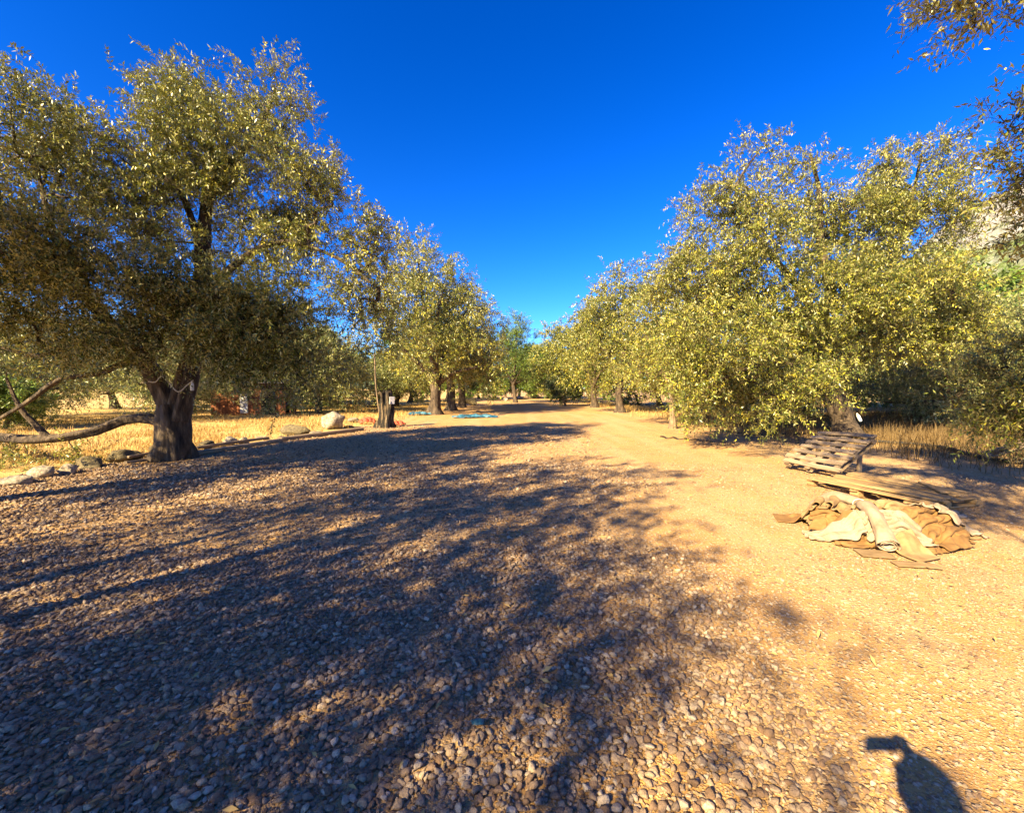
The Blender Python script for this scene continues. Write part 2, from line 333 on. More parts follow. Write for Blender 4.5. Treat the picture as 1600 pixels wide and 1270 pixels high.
# ------------------------------------------------------------------ trees
def leaf_mesh(name, A, outd, rng, n_sprig, n_leaf, Ls, ll, lw, spread=0.22, droop=0.35, up=0.25, stems=False):
    """A (n,3) twig ends, outd (n,3) outward directions -> one mesh of folded lance-shaped leaves"""
    n = len(A) * n_sprig
    base = np.repeat(A, n_sprig, 0) + rng.normal(0, spread, (n, 3))
    d = nz(np.repeat(outd, n_sprig, 0) * 0.75 + rng.normal(0, 0.62, (n, 3)) + np.array([0, 0, up]))
    L = Ls * rng.uniform(0.55, 1.25, n) * np.where(rng.uniform(0, 1, n) < 0.12, 1.5, 1.0)
    dr = droop * rng.uniform(0.2, 1.4, n)
    stone = rng.normal(0, 0.19, n)
    t = (np.arange(n_leaf) + 0.4) / n_leaf
    t = np.clip(t[None, :] + rng.uniform(-0.5, 0.5, (n, n_leaf)) / n_leaf, 0, 1.05)
    pos = base[:, None, :] + d[:, None, :] * (L[:, None] * t)[..., None]
    pos[..., 2] -= (dr * L)[:, None] * t * t
    tang = d[:, None, :] - np.array([0, 0, 1.0]) * (2 * dr[:, None] * t)[..., None]; tang = nz(tang)
    ref = nz(np.cross(tang, rng.normal(0, 1, (n, 1, 3))))
    ref2 = np.cross(tang, ref)
    phi = (np.arange(n_leaf) * 2.4)[None, :] + rng.uniform(-0.6, 0.6, (n, n_leaf))
    side = ref * np.cos(phi)[..., None] + ref2 * np.sin(phi)[..., None]
    ld = nz(tang * rng.uniform(0.35, 0.9, (n, n_leaf, 1)) + side * 0.85)
    s = nz(np.cross(ld, np.array([0, 0, 1.0]) + rng.normal(0, 0.55, (n, n_leaf, 3))))
    nn = np.cross(s, ld)
    flip = np.where(nn[..., 2:3] < 0, -1.0, 1.0); s = s * flip; nn = nn * flip
    l = (ll * rng.uniform(0.65, 1.25, (n, n_leaf)))[..., None]; wd = (lw * rng.uniform(0.7, 1.2, (n, n_leaf)))[..., None]
    m1 = pos + ld * l * 0.45 - nn * wd * 0.12
    v = np.stack([pos, m1 + s * wd * 0.5, pos + ld * l - nn * l * 0.12, m1 - s * wd * 0.5], 2).reshape(-1, 3)
    f = np.arange(len(v)).reshape(-1, 4)
    global STEMS
    up_ = np.array([0, 0, 1.0]); STEMS = None
    if stems:
        sd_ = nz(np.cross(d, rng.normal(0, 1, (n, 3)))); sb_ = np.cross(d, sd_); rings_ = []
        for tt, rw in ((0.0, 0.0032), (0.9, 0.0014)):
            c_ = base + d * (L * tt)[:, None] - up_ * (dr * L * tt * tt)[:, None]
            rings_ += [c_ + (sd_ * math.cos(q_) + sb_ * math.sin(q_)) * rw for q_ in (0, 2.094, 4.189)]
        sv_ = np.stack(rings_, 1).reshape(-1, 3); i_ = np.arange(n)[:, None] * 6
        STEMS = (sv_, np.concatenate([i_ + np.array([[a_, (a_ + 1) % 3, 3 + (a_ + 1) % 3, 3 + a_]]) + o_ for a_ in range(3) for o_ in (0,)]))
    tone = np.clip(0.39 + np.repeat(stone, n_leaf) + rng.normal(0, 0.17, n * n_leaf), 0, 1)
    return mesh_np(name, v, f, np.repeat(tone, 4))

def make_tree(name, label, trunk, limbs, lobes, seed, group=None, cat='tree', leaf='leaf', bark='bark', n_att=600, n_sprig=6, n_leaf=18,
              Ls=0.42, ll=0.075, lw=0.019, droop=0.35, tip=0.0055, gnarl=0.35, up=0.25, sides=14, spread=0.22, shell=0.5, gap=-0.12, stems=False):
    """trunk: [(point, radius)...]; limbs: lists of the same; lobes: (centre, (rx, ry, rz), weight)"""
    rng = np.random.default_rng(seed)
    base = np.array(trunk[0][0], float); root = empty(name, base)
    tag(root, label, cat, group)
    def local(v): return v - base
    pos, par, own = [], [], []
    def chain_from(spec, step=0.2):
        P = spline([p for p, r in spec], step)
        rr = np.interp(np.linspace(0, 1, len(P)), np.linspace(0, 1, len(spec)), [r for p, r in spec])
        return P, rr
    hand = []
    for li, spec in enumerate([trunk] + list(limbs)):
        P, rr = chain_from(spec); hand.append((P, rr)); start = len(pos)
        for i, p in enumerate(P):
            if i == 0:
                if li == 0: par.append(-1)
                else: par.append(int(np.argmin(np.linalg.norm(np.array(pos) - p, axis=1))))
            else: par.append(len(pos) - 1)
            pos.append(p); own.append(True)
    # wood the builder laid out by hand
    P, rr = hand[0]
    v, f = tube_rings(P, rr, sides, gnarl=gnarl, seed=seed)
    hts = (v[:, 2] - base[2]); h_fl = 0.55
    fl = np.clip(1 - hts / h_fl, 0, 1) ** 2
    ax = P[0]
    v[:, :2] += (v[:, :2] - ax[:2]) * (fl * (0.45 + 0.3 * np.sin(np.arctan2(v[:, 1] - ax[1], v[:, 0] - ax[0]) * 5 + seed)))[:, None]
    v[:sides, 2] -= 0.12
    link('trunk', mesh_np('trunk', local(v), f), M[bark], root, smooth=True)
    for P, rr in hand[1:]:
        v, f = tube_rings(P, rr, max(6, sides - 4), gnarl=gnarl * 0.6, seed=seed + 3)
        link('branch', mesh_np('branch', local(v), f), M[bark], root, smooth=True)
    # points where twigs end, spread through the crown
    wts = np.array([r[0] * r[1] * r[2] * (wt if wt else 1) for c, r, wt in lobes]) ** 0.85; wts /= wts.sum()
    A, O = [], []
    for (c, r, wt), q in zip(lobes, wts):
        k = max(3, int(round(q * n_att)))
        d = nz(rng.normal(0, 1, (k, 3))); rad = rng.uniform(0, 1, k) ** (1 / 3.0)
        rad = np.where(rng.uniform(0, 1, k) < shell, 0.8 + 0.25 * rng.uniform(0, 1, k), rad)
        d_ = d * rad[:, None] * np.array(r)
        clump = np.array([mnoise.noise(Vector((np.array(c) + x) * 0.9 + seed)) for x in d_])
        keep = clump > gap + 0.07 * rng.normal(0, 1, k)
        A.append((np.array(c) + d_)[keep]); O.append(nz(d_ / np.array(r))[keep])
    A = np.concatenate(A); O = np.concatenate(O)
    hp = np.array(pos)
    dist = np.array([np.min(np.linalg.norm(hp - a, axis=1)) for a in A]); order = np.argsort(dist)
    NP = np.zeros((len(pos) + len(A) * 14, 3)); NP[:len(pos)] = hp; cnt = len(pos)
    low = np.full(len(NP), 0.0); low[:len(hand[0][0])] = 1.2
    chains = []
    for a_i in order:
        a = A[a_i]; dd = np.linalg.norm(NP[:cnt] - a, axis=1) + low[:cnt] + 0.25 * np.maximum(0, NP[:cnt, 2] - a[2])
        k = int(np.argmin(dd)); p0 = NP[k].copy(); d = np.linalg.norm(a - p0)
        pd = NP[k] - NP[par[k]] if par[k] >= 0 else np.array([0, 0, 1.0]); pd = nz(pd)
        ctrl = p0 + pd * d * 0.35 + rng.normal(0, 0.12, 3) * d
        n = int(min(13, max(2, math.ceil(d / 0.28)))); ids = [k]
        for i in range(1, n + 1):
            t = i / n; p = (1 - t) ** 2 * p0 + 2 * t * (1 - t) * ctrl + t * t * a + (rng.normal(0, 0.025, 3) if i < n else 0)
            NP[cnt] = p; par.append(ids[-1]); ids.append(cnt); cnt += 1
        chains.append(ids)
    load = np.zeros(cnt)
    for ids in chains: load[ids[-1]] += 1
    for i in range(cnt - 1, 0, -1):
        if par[i] >= 0: load[par[i]] += load[i]
    rad = np.minimum(tip * np.maximum(load, 1) ** 0.5, 0.09)
    parts = []
    for ids in chains:
        r = rad[ids].copy(); r[0] = min(r[0], r[1] * 1.15)
        parts.append(tube_rings(NP[ids] if len(ids) < 4 or stems else NP[ids[::2] + ([ids[-1]] if len(ids) % 2 == 0 else [])], r if len(ids) < 4 or stems else r[list(range(0, len(ids), 2)) + ([len(ids) - 1] if len(ids) % 2 == 0 else [])], 5 if r[0] > 0.02 else 3))
    cm = leaf_mesh('crown', local(A), O, rng, n_sprig, n_leaf, Ls, ll, lw, spread=spread, droop=droop, up=up, stems=stems)
    if parts:
        if STEMS is not None: parts.append((STEMS[0] + base, STEMS[1]))
        v, f = join_vf(parts); o = link('twigs', mesh_np('twigs', local(v), f), M[bark], root, smooth=True); o['kind'] = 'stuff'
    link('crown', cm, M[leaf], root)
    return root

def copy_tree(src, loc, rz, scale, label, group=None):
    c = src.copy(); COL.objects.link(c); c.location = loc; c.rotation_euler = (0, 0, rz); c.scale = scale
    c['label'] = label
    if group: c['group'] = group
    for ch in src.children:
        d = ch.copy(); COL.objects.link(d); d.parent = c
    return c

# ---- the big olive on the left edge
D = 9.5
b = gp(277, 716)
make_tree('olive_tree', 'huge old olive with forked dark trunk and low sideways limb beside the plank edging',
    [((b.x, b.y, 0.0), 0.28), (at(276, 690, D), 0.255), (at(272, 655, D), 0.25), (at(268, 632, D), 0.22)],
    [[(at(270, 650, D), 0.20), (at(247, 600, D - 0.1), 0.17), (at(226, 562, D - 0.3), 0.14), (at(205, 540, D - 0.5), 0.11), (at(150, 480, D - 0.9), 0.08), (at(90, 380, D - 1.3), 0.05), (at(60, 270, D - 1.4), 0.03)],
     [(at(277, 655, D), 0.21), (at(287, 610, D), 0.19), (at(302, 550, D + 0.1), 0.16), (at(318, 470, D + 0.2), 0.15), (at(318, 390, D + 0.2), 0.13), (at(330, 300, D + 0.1), 0.09), (at(400, 210, D), 0.05), (at(430, 140, D), 0.025)],
     [(at(268, 665, D), 0.13), (at(236, 654, D - 0.1), 0.10), (at(195, 656, D - 0.2), 0.10), (at(150, 673, D - 0.4), 0.10), (at(60, 686, D - 0.7), 0.09), (at(-40, 676, D - 0.9), 0.08), (at(-140, 640, D - 1), 0.05)],
     [(at(75, 684, D - 0.65), 0.07), (at(52, 660, D - 0.7), 0.05), (at(30, 635, D - 0.8), 0.035), (at(10, 590, D - 0.9), 0.02)],
     [(at(232, 572, D - 0.2), 0.09), (at(200, 566, D - 0.4), 0.06), (at(150, 585, D - 0.6), 0.05), (at(95, 592, D - 0.8), 0.045), (at(40, 630, D - 1.0), 0.04), (at(-20, 665, D - 1.1), 0.025)],
     [(at(226, 560, D - 0.3), 0.09), (at(180, 536, D - 0.5), 0.06), (at(120, 536, D - 0.7), 0.05), (at(60, 556, D - 0.9), 0.045), (at(-10, 540, D - 1.1), 0.03)],
     [(at(310, 500, D + 0.1), 0.10), (at(350, 430, D - 0.2), 0.08), (at(430, 380, D - 0.5), 0.06), (at(520, 400, D - 0.6), 0.035), (at(590, 450, D - 0.6), 0.02)],
     [(at(318, 400, D + 0.2), 0.08), (at(280, 300, D - 0.1), 0.06), (at(200, 230, D - 0.4), 0.05), (at(130, 200, D - 0.6), 0.035), (at(70, 150, D - 0.8), 0.02)],
     [(at(300, 550, D), 0.10), (at(330, 520, D - 0.5), 0.07), (at(370, 500, D - 0.9), 0.05), (at(420, 510, D - 1.1), 0.03)]],
    [(at(428, 150, D), (0.5, 0.6, 0.6), 0.9), (at(468, 205, D), (0.42, 0.5, 0.7), 0.7), (at(295, 175, D), (0.75, 0.8, 0.7), 1.0), (at(350, 240, D), (1.5, 1.4, 0.9), 1.2),
     (at(430, 270, D - 0.2), (1.2, 1.2, 1.0), 1.0), (at(500, 350, D - 0.3), (1.0, 1.1, 0.9), 1.0), (at(575, 430, D - 0.3), (0.85, 1.0, 0.95), 1.0),
     (at(560, 500, D - 0.3), (0.8, 0.8, 0.7), 0.8), (at(330, 330, D + 0.2), (1.7, 1.6, 1.1), 0.8), (at(70, 195, D - 1), (1.35, 1.2, 0.6), 0.9),
     (at(20, 250, D - 1.5), (1.6, 1.4, 0.9), 1.0), (at(170, 270, D - 0.6), (1.4, 1.2, 0.8), 0.7), (at(120, 370, D - 1.2), (1.7, 1.3, 0.9), 1.0),
     (at(230, 430, D - 0.9), (1.7, 1.2, 0.8), 1.1), (at(370, 440, D - 0.8), (1.5, 1.2, 0.8), 1.1), (at(20, 420, D - 1.8), (1.6, 1.3, 1.0), 1.1),
     (at(330, 500, D - 1.3), (1.2, 0.8, 0.6), 1.6), (at(240, 490, D - 1.3), (1.1, 0.8, 0.55), 1.3), (at(430, 520, D - 0.8), (0.9, 0.9, 0.65), 1.4), (at(400, 575, D - 0.6), (0.6, 0.6, 0.4), 1.4), (at(455, 590, D - 0.5), (0.55, 0.5, 0.4), 1.4), (at(495, 560, D - 0.4), (0.5, 0.5, 0.4), 1.2), (at(300, 540, D - 1.2), (0.9, 0.6, 0.35), 1.6), (at(200, 520, D - 1.3), (1.0, 0.6, 0.45), 1.8), (at(370, 530, D - 1.1), (0.9, 0.6, 0.5), 2.0), (at(290, 470, D - 1.4), (1.3, 0.6, 0.5), 1.8), (at(100, 470, D - 1.4), (1.3, 1.0, 0.6), 1.0),
     (at(40, 550, D - 1.0), (1.2, 0.9, 0.35), 0.5), (at(60, 725, D - 0.8), (0.9, 0.6, 0.22), 0.8), (at(195, 690, D - 0.1), (0.35, 0.3, 0.4), 1.5), (at(-20, 700, D - 1), (0.9, 0.7, 0.3), 0.8)],
    11, n_att=2950, n_sprig=9, n_leaf=20, Ls=0.40, ll=0.082, lw=0.0265, gap=-0.02, spread=0.18, stems=True, gnarl=0.65, sides=24)

# ---- the broad olive on the right
D = 13.3
b = gp(1330, 692)
make_tree('olive_tree', 'broad sunlit olive with leaning trunk rising behind the propped-up pallet',
    [((b.x, b.y, 0.0), 0.36), (at(1322, 665, D), 0.33), (at(1310, 635, D), 0.31), (at(1298, 605, D), 0.28)],
    [[(at(1300, 612, D), 0.24), (at(1288, 560, D), 0.20), (at(1284, 490, D), 0.17), (at(1298, 460, D + 0.1), 0.14), (at(1282, 380, D), 0.10), (at(1280, 300, D), 0.07), (at(1265, 240, D), 0.03)],
     [(at(1292, 585, D), 0.16), (at(1260, 540, D - 0.5), 0.12), (at(1200, 490, D - 1.0), 0.09), (at(1140, 480, D - 1.5), 0.06), (at(1090, 500, D - 2), 0.03)],
     [(at(1286, 510, D), 0.13), (at(1240, 440, D - 0.2), 0.10), (at(1190, 380, D - 0.4), 0.07), (at(1150, 300, D - 0.4), 0.04), (at(1190, 230, D - 0.3), 0.02)],
     [(at(1292, 560, D), 0.15), (at(1340, 500, D + 0.3), 0.12), (at(1390, 420, D + 0.4), 0.09), (at(1420, 330, D + 0.3), 0.06), (at(1440, 240, D), 0.03)],
     [(at(1320, 525, D + 0.2), 0.10), (at(1400, 510, D - 0.3), 0.08), (at(1480, 500, D - 0.6), 0.05), (at(1540, 520, D - 0.8), 0.03)],
     [(at(1288, 560, D), 0.12), (at(1250, 570, D - 0.9), 0.08), (at(1190, 570, D - 1.6), 0.06), (at(1130, 590, D - 2.2), 0.03)]],
    [(at(1195, 250, D - 0.3), (0.9, 0.9, 0.7), 0.35), (at(1255, 295, D), (0.9, 1.0, 0.8), 0.4), (at(1115, 325, D - 0.5), (1.0, 1.0, 0.7), 0.6),
     (at(1170, 390, D - 0.5), (1.9, 1.6, 1.25), 1.0), (at(1310, 370, D), (1.5, 1.5, 1.2), 0.7), (at(1425, 280, D), (1.1, 1.0, 0.8), 0.8), (at(1470, 240, D), (0.5, 0.5, 0.4), 0.5), (at(1375, 255, D), (0.55, 0.55, 0.5), 0.6),
     (at(1400, 350, D + 0.2), (1.7, 1.6, 1.2), 1.0), (at(1440, 375, D), (0.8, 1.1, 0.9), 0.9), (at(1110, 450, D - 1), (1.4, 1.3, 1.1), 1.0),
     (at(1250, 470, D - 0.8), (2.0, 1.5, 1.1), 1.0), (at(1390, 470, D - 0.6), (2.0, 1.6, 1.2), 1.0), (at(1462, 485, D - 0.5), (0.9, 1.2, 0.9), 1.0),
     (at(1130, 540, D - 2.2), (1.5, 1.3, 0.85), 1.1), (at(1200, 590, D - 1.8), (1.5, 1.2, 0.75), 1.1), (at(1110, 615, D - 2.3), (0.95, 0.9, 0.65), 1.2), (at(1180, 635, D - 1.8), (0.8, 0.8, 0.45), 1.0),
     (at(1400, 540, D - 0.3), (1.5, 1.3, 0.45), 0.9), (at(1475, 535, D - 0.3), (1.0, 1.1, 0.5), 0.8), (at(1290, 545, D - 1.2), (0.8, 0.7, 0.4), 0.7)],
    23, n_att=2700, n_sprig=9, n_leaf=18, Ls=0.44, ll=0.098, lw=0.032, gap=-0.035, spread=0.2, stems=True)

# ---- the tree whose boughs hang in from the right edge
def W(x, y, z): return (x, y, z)
make_tree('olive_tree', 'near olive just outside the frame, its shaded boughs hanging in at the top right corner',
    [(W(7.3, 2.6, 0), 0.30), (W(7.2, 2.7, 0.8), 0.25), (W(7.0, 2.8, 1.6), 0.22)],
    [[(W(7.0, 2.8, 1.5), 0.15), (W(6.4, 3.2, 2.8), 0.12), (W(5.6, 3.7, 4.4), 0.08), (W(4.8, 4.0, 5.2), 0.05), (W(4.3, 4.1, 5.4), 0.02)],
     [(W(7.0, 2.8, 1.5), 0.15), (W(7.0, 3.8, 2.6), 0.10), (W(6.9, 4.7, 3.0), 0.07), (W(6.7, 5.0, 3.4), 0.03)],
     [(W(7.0, 2.8, 1.4), 0.13), (W(7.4, 4.2, 1.9), 0.09), (W(7.6, 5.6, 1.8), 0.06), (W(7.7, 6.4, 1.4), 0.03)],
     [(W(7.0, 2.8, 1.6), 0.15), (W(7.4, 2.2, 3.2), 0.11), (W(7.2, 1.8, 4.8), 0.07)],
     [(W(7.2, 2.3, 2.4), 0.13), (W(6.0, 1.9, 4.4), 0.10), (W(4.0, 1.7, 5.4), 0.08), (W(2.0, 1.3, 5.9), 0.05), (W(0.2, 1.4, 6.4), 0.025)]],
    [(at(1480, -40, 4.1), (0.24, 0.4, 0.06), 3.0), (at(1545, -50, 4.1), (0.30, 0.5, 0.14), 1.8), (W(2.5, 2.0, 7.0), (1.0, 0.8, 0.4), 1.4), (W(3.6, 2.2, 6.8), (0.9, 0.8, 0.4), 1.3), (at(1600, -30, 4.1), (0.4, 0.5, 0.18), 1.6), (at(1585, 10, 4.0), (0.14, 0.3, 0.05), 3.0),
     (at(1600, 170, 4.4), (0.14, 0.3, 0.10), 5.0), (at(1628, 250, 4.4), (0.15, 0.4, 0.40), 3.6), (at(1634, 350, 4.5), (0.15, 0.4, 0.35), 3.6), (at(1650, 430, 4.6), (0.22, 0.4, 0.3), 2.0),
     (W(2.8, 1.6, 5.6), (1.0, 0.7, 0.45), 1.3), (W(1.4, 0.7, 5.6), (0.9, 0.7, 0.4), 1.2), (W(0.8, -0.3, 5.1), (0.75, 0.5, 0.3), 1.2), (W(1.9, 0.2, 5.0), (0.7, 0.5, 0.3), 1.2), (W(0.7, -1.0, 5.1), (0.45, 0.45, 0.25), 1.2), (W(0.4, 1.4, 6.3), (0.6, 0.5, 0.4), 0.9), (W(-0.9, 2.4, 7.2), (0.8, 0.6, 0.35), 0.8),
     (W(7.6, 3.2, 3.2), (1.2, 0.9, 1.1), 1.0), (W(7.6, 2.0, 4.8), (1.6, 1.2, 1.2), 1.0), (W(6.9, 2.4, 5.3), (1.2, 0.9, 0.8), 1.0),
     (at(1605, 600, 6.0), (0.50, 0.6, 0.55), 2.2), (at(1590, 650, 6.1), (0.45, 0.5, 0.3), 2.4), (at(1640, 560, 6.0), (0.5, 0.6, 0.5), 1.4)],
    31, n_att=1300, n_sprig=8, n_leaf=16, Ls=0.36, ll=0.075, lw=0.021, spread=0.09, stems=True)

# ---- the two olives behind the viewer that shade the foreground
def crown_tree(name, label, x, y, h, rad, seed, n_lobe=9, low=0.32, leaf='leaf', n_att=420, n_sprig=5, n_leaf=14, Ls=0.5, ll=0.12, lw=0.034, tr=0.28, th=1.5, group=None, bark='bark', z0=0.0, cat='tree', **kw):
    rng = random.Random(seed); lim, lob = [], []
    lean = (rng.uniform(-0.3, 0.3), rng.uniform(-0.3, 0.3)); top = (x + lean[0], y + lean[1], th)
    for k in range(n_lobe):
        a = 2 * math.pi * (k * 0.382) + rng.uniform(-0.4, 0.4); q = (k + 0.5) / n_lobe
        rr = rad * (0.66 * math.sqrt(1 - (q - 0.25) ** 2) if q < 0.8 else 0.28) * rng.uniform(0.75, 1.1)
        zc = h * (low + (0.86 - low) * q) * rng.uniform(0.94, 1.06)
        c = (x + rr * math.cos(a), y + rr * math.sin(a), zc)
        lob.append((c, (rad * rng.uniform(0.36, 0.52), rad * rng.uniform(0.36, 0.52), h * rng.uniform(0.12, 0.19)), rng.uniform(0.7, 1.1)))
        if k % 2 == 0 or n_lobe < 6:
            m = (x + rr * 0.5 * math.cos(a) + rng.uniform(-.2, .2), y + rr * 0.5 * math.sin(a), th + (zc - th) * 0.62)
            lim.append([(top, tr * 0.55), (m, tr * 0.34), (c, tr * 0.1)])
    lob.append(((x, y, h * 0.62), (rad * 0.5, rad * 0.5, h * 0.2), 0.6)); n_sprig = int(n_sprig * 1.35 + 0.5); lw *= 1.35; ll *= 1.1; n_att = int(n_att * 1.15)
    return make_tree(name, label, [((x, y, z0), tr), ((x + lean[0] * 0.4, y + lean[1] * 0.4, th * 0.5), tr * 0.85), (top, tr * 0.78)], lim, lob, seed,
                     leaf=leaf, n_att=n_att, n_sprig=n_sprig, n_leaf=n_leaf, Ls=Ls, ll=ll, lw=lw, group=group, bark=bark, cat=cat, **kw)

crown_tree('olive_tree', 'tall olive standing behind the viewer that shades the middle of the gravel', -7.6, -1.6, 8.6, 4.3, 41, gap=0.0, n_att=640, tr=0.24, low=0.27)
crown_tree('olive_tree', 'second olive behind the viewer that shades the lower part of the gravel', -7.5, -6.0, 8.2, 3.9, 43, gap=-0.10, n_att=540, tr=0.3)
crown_tree('olive_tree', 'olive left of the frame that shades the gravel by the field edge', -9.9, 3.2, 7.9, 3.0, 47, n_att=520, gap=-0.18, tr=0.26, low=0.60, th=3.4)

# ---- avenue trees further along
crown_tree('olive_tree', 'tall golden olive with thick pale trunk beside the blue tarpaulin', gp(678, 648).x, 26.0, 10.6, 4.3, 53, n_lobe=13, n_att=700, n_sprig=6, n_leaf=14, ll=0.15, lw=0.042, Ls=0.6, bark='bark', tr=0.36, th=1.9, low=0.24, gnarl=0.6)
crown_tree('olive_tree', 'dark-trunked olive leaning over behind the tarpaulin, middle of three on that side', gp(706, 641).x, 31.0, 9.0, 3.9, 59, n_lobe=10, n_att=420, n_leaf=12, ll=0.18, lw=0.05, Ls=0.65, tr=0.34, th=2.4, low=0.32)
crown_tree('olive_tree', 'slim dark trunk third along behind the tarpaulin', gp(720, 637).x, 36.0, 8.6, 3.6, 61, n_lobe=10, n_att=380, n_leaf=12, ll=0.18, lw=0.05, Ls=0.65, tr=0.32, th=2.2, low=0.3)
crown_tree('pine_tree', 'bright green pine rising beside the far end of the track', 0.4, 48.0, 10.6, 3.5, 67, n_lobe=12, leaf='leaf_green', n_att=460, n_leaf=14, ll=0.2, lw=0.035, Ls=0.6, tr=0.24, th=2.0, low=0.22, up=0.6, droop=0.1)
crown_tree('olive_tree', 'slender olive with thin bare trunk nearest the gravel on the sunny side', gp(1061, 672).x, 16.8, 6.6, 2.5, 71, n_lobe=9, n_att=420, n_sprig=6, n_leaf=15, ll=0.11, lw=0.03, Ls=0.45, bark='bark_light', tr=0.13, th=1.5, low=0.30, gnarl=0.15)
crown_tree('olive_tree', 'golden olive with feathery sparse top, second along the sunny side', gp(962, 643).x, 28.0, 10.0, 3.6, 73, n_lobe=12, n_att=560, n_sprig=6, n_leaf=13, ll=0.16, lw=0.045, Ls=0.6, tr=0.28, th=1.6, low=0.24)
crown_tree('olive_tree', 'dense yellow-green olive, third along the sunny side', gp(925, 637).x + 0.4, 36.0, 9.4, 4.0, 79, n_lobe=11, n_att=480, n_leaf=13, ll=0.18, lw=0.055, Ls=0.65, tr=0.28, th=1.6, low=0.22)
crown_tree('olive_tree', 'farthest yellow-green olive on the sunny side before the track ends', 5.6, 46.0, 9.2, 3.8, 83, n_lobe=10, n_att=380, n_leaf=12, ll=0.22, lw=0.07, Ls=0.7, tr=0.26, th=1.6, low=0.2)
crown_tree('bush', 'dark round bush at the foot of the sunny side olives', 5.0, 39.0, 2.6, 1.5, 89, n_lobe=6, leaf='leaf_dark', n_att=120, n_leaf=12, ll=0.16, lw=0.06, Ls=0.4, tr=0.08, th=0.4, low=0.2, cat='bush')

# ---- bushes and trees closing the view, copied from three models
g1 = crown_tree('olive_tree', 'pale olive bush spreading to the ground behind the stump and boulder', gp(545, 640).x, 27.0, 5.6, 3.4, 97, n_lobe=10, leaf='leaf_pale', n_att=520, n_sprig=6, n_leaf=13, ll=0.15, lw=0.04, Ls=0.6, tr=0.2, th=0.9, low=0.14)
g2 = crown_tree('olive_tree', 'pale olive past the field, seen under the boughs of the huge old olive', -17.0, 21.0, 5.4, 3.4, 101, n_lobe=10, leaf='leaf_pale', n_att=480, n_sprig=6, n_leaf=13, ll=0.13, lw=0.036, Ls=0.55, tr=0.22, th=1.1, low=0.16)
g3 = crown_tree('tree', 'dense green tree closing the far end of the track', 1.0, 66.0, 7.6, 4.0, 103, n_lobe=10, leaf='leaf_green', n_att=420, n_leaf=12, ll=0.26, lw=0.09, Ls=0.7, tr=0.22, th=1.4, low=0.16)
G_END = 'trees closing the far end of the track'; g3['group'] = G_END
rn = random.Random(5)
for x, y, s, src in [(-5.5, 70, 0.9, g3), (5.8, 68, 1.0, g3), (-2.6, 60, 0.55, g3), (4.0, 75, 1.2, g3), (-9.5, 62, 1.1, g3), (11, 60, 1.1, g3)]:
    copy_tree(src, (x, y, 0), rn.uniform(0, 6.3), (s, s, s * rn.uniform(0.9, 1.1)), 'dense green tree closing the far end of the track', G_END)
G_FIELD = 'trees along the far side of the dry field'
for i, (x, y, s, src) in enumerate([(-22.5, 19, 1.0, g2), (-27, 24, 1.2, g2), (-22, 29, 1.1, g1), (-15.0, 33, 0.9, g1), (-31, 33, 1.3, g2), (-18.5, 40, 1.1, g3), (-10.5, 38, 1.1, g1), (-26, 44, 1.3, g3), (-12, 50, 1.2, g3)]):
    copy_tree(src, (x, y, 0), rn.uniform(0, 6.3), (s, s, s * rn.uniform(0.85, 1.05)), 'leafy tree in the row along the far side of the dry field', G_FIELD)
g2['label'] = 'leafy tree in the row along the far side of the dry field'; g2['group'] = G_FIELD
G_R = 'trees and scrub massed behind the broad sunlit olive'
for i, (x, y, s, src) in enumerate([(13.5, 21, 0.85, g1), (18, 17.5, 0.9, g2), (22, 21, 1.1, g1), (19, 27, 1.2, g2), (12.5, 29, 1.0, g1), (26, 27, 1.3, g3), (14.0, 40, 1.2, g3), (21, 13, 0.75, g1), (30, 22, 1.2, g2), (24, 15.5, 0.95, g3), (34, 34, 1.5, g3), (11.5, 22.5, 0.5, g2)]):
    copy_tree(src, (x, y, 0), rn.uniform(0, 6.3), (s, s, s * rn.uniform(0.85, 1.05)), 'tree in the scrub massed behind the broad sunlit olive', G_R)
cy_ = copy_tree(g3, (-19.5, 16.2, 0), 1.0, (0.34, 0.34, 0.28), 'small bright yellow-green bush under the low sideways limb')
cy_.name = 'bush'; cy_['category'] = 'bush'; del cy_['group']

# ------------------------------------------------------------------ dry grass
def grass(name, label, pts, hmin, hmax, mtl, seed, per=7, wid=0.012, spread=0.10):
    rng = np.random.default_rng(seed); P = np.repeat(np.asarray(pts, float), per, 0); n = len(P)
    P = P + np.concatenate([rng.normal(0, spread, (n, 2)), np.zeros((n, 1))], 1)
    h = rng.uniform(hmin, hmax, n) * np.repeat(rng.uniform(0.6, 1.2, len(pts)), per); a = rng.uniform(0, 6.283, n); lean = rng.uniform(0.05, 0.75, n) ** 1.0 + 0.5 * (rng.uniform(0, 1, n) < 0.25)
    d = np.stack([np.cos(a), np.sin(a)], 1); wv = np.stack([-d[:, 1], d[:, 0]], 1) * wid
    def lv(t, wk):
        c = P.copy(); c[:, :2] += d * (h * lean * t * t)[:, None]; c[:, 2] += h * t * (1 - 0.25 * lean * t)
        l, r = c.copy(), c.copy(); l[:, :2] -= wv * wk; r[:, :2] += wv * wk; return l, r
    a0, b0 = lv(0, 1); a1, b1 = lv(0.55, 0.8); a2, b2 = lv(1.0, 0.15)
    v = np.stack([a0, b0, b1, a1, b2, a2], 1).reshape(-1, 3); i = np.arange(n)[:, None] * 6
    f = np.concatenate([i + np.array([[0, 1, 2, 3]]), i + np.array([[3, 2, 4, 5]])])
    o = link(name, mesh_np(name, v, f, np.repeat(np.clip(rng.normal(0.5, 0.2, n), 0, 1), 6)), M[mtl])
    return tag(o, label, 'grass', kind='stuff')
rng = np.random.default_rng(77)
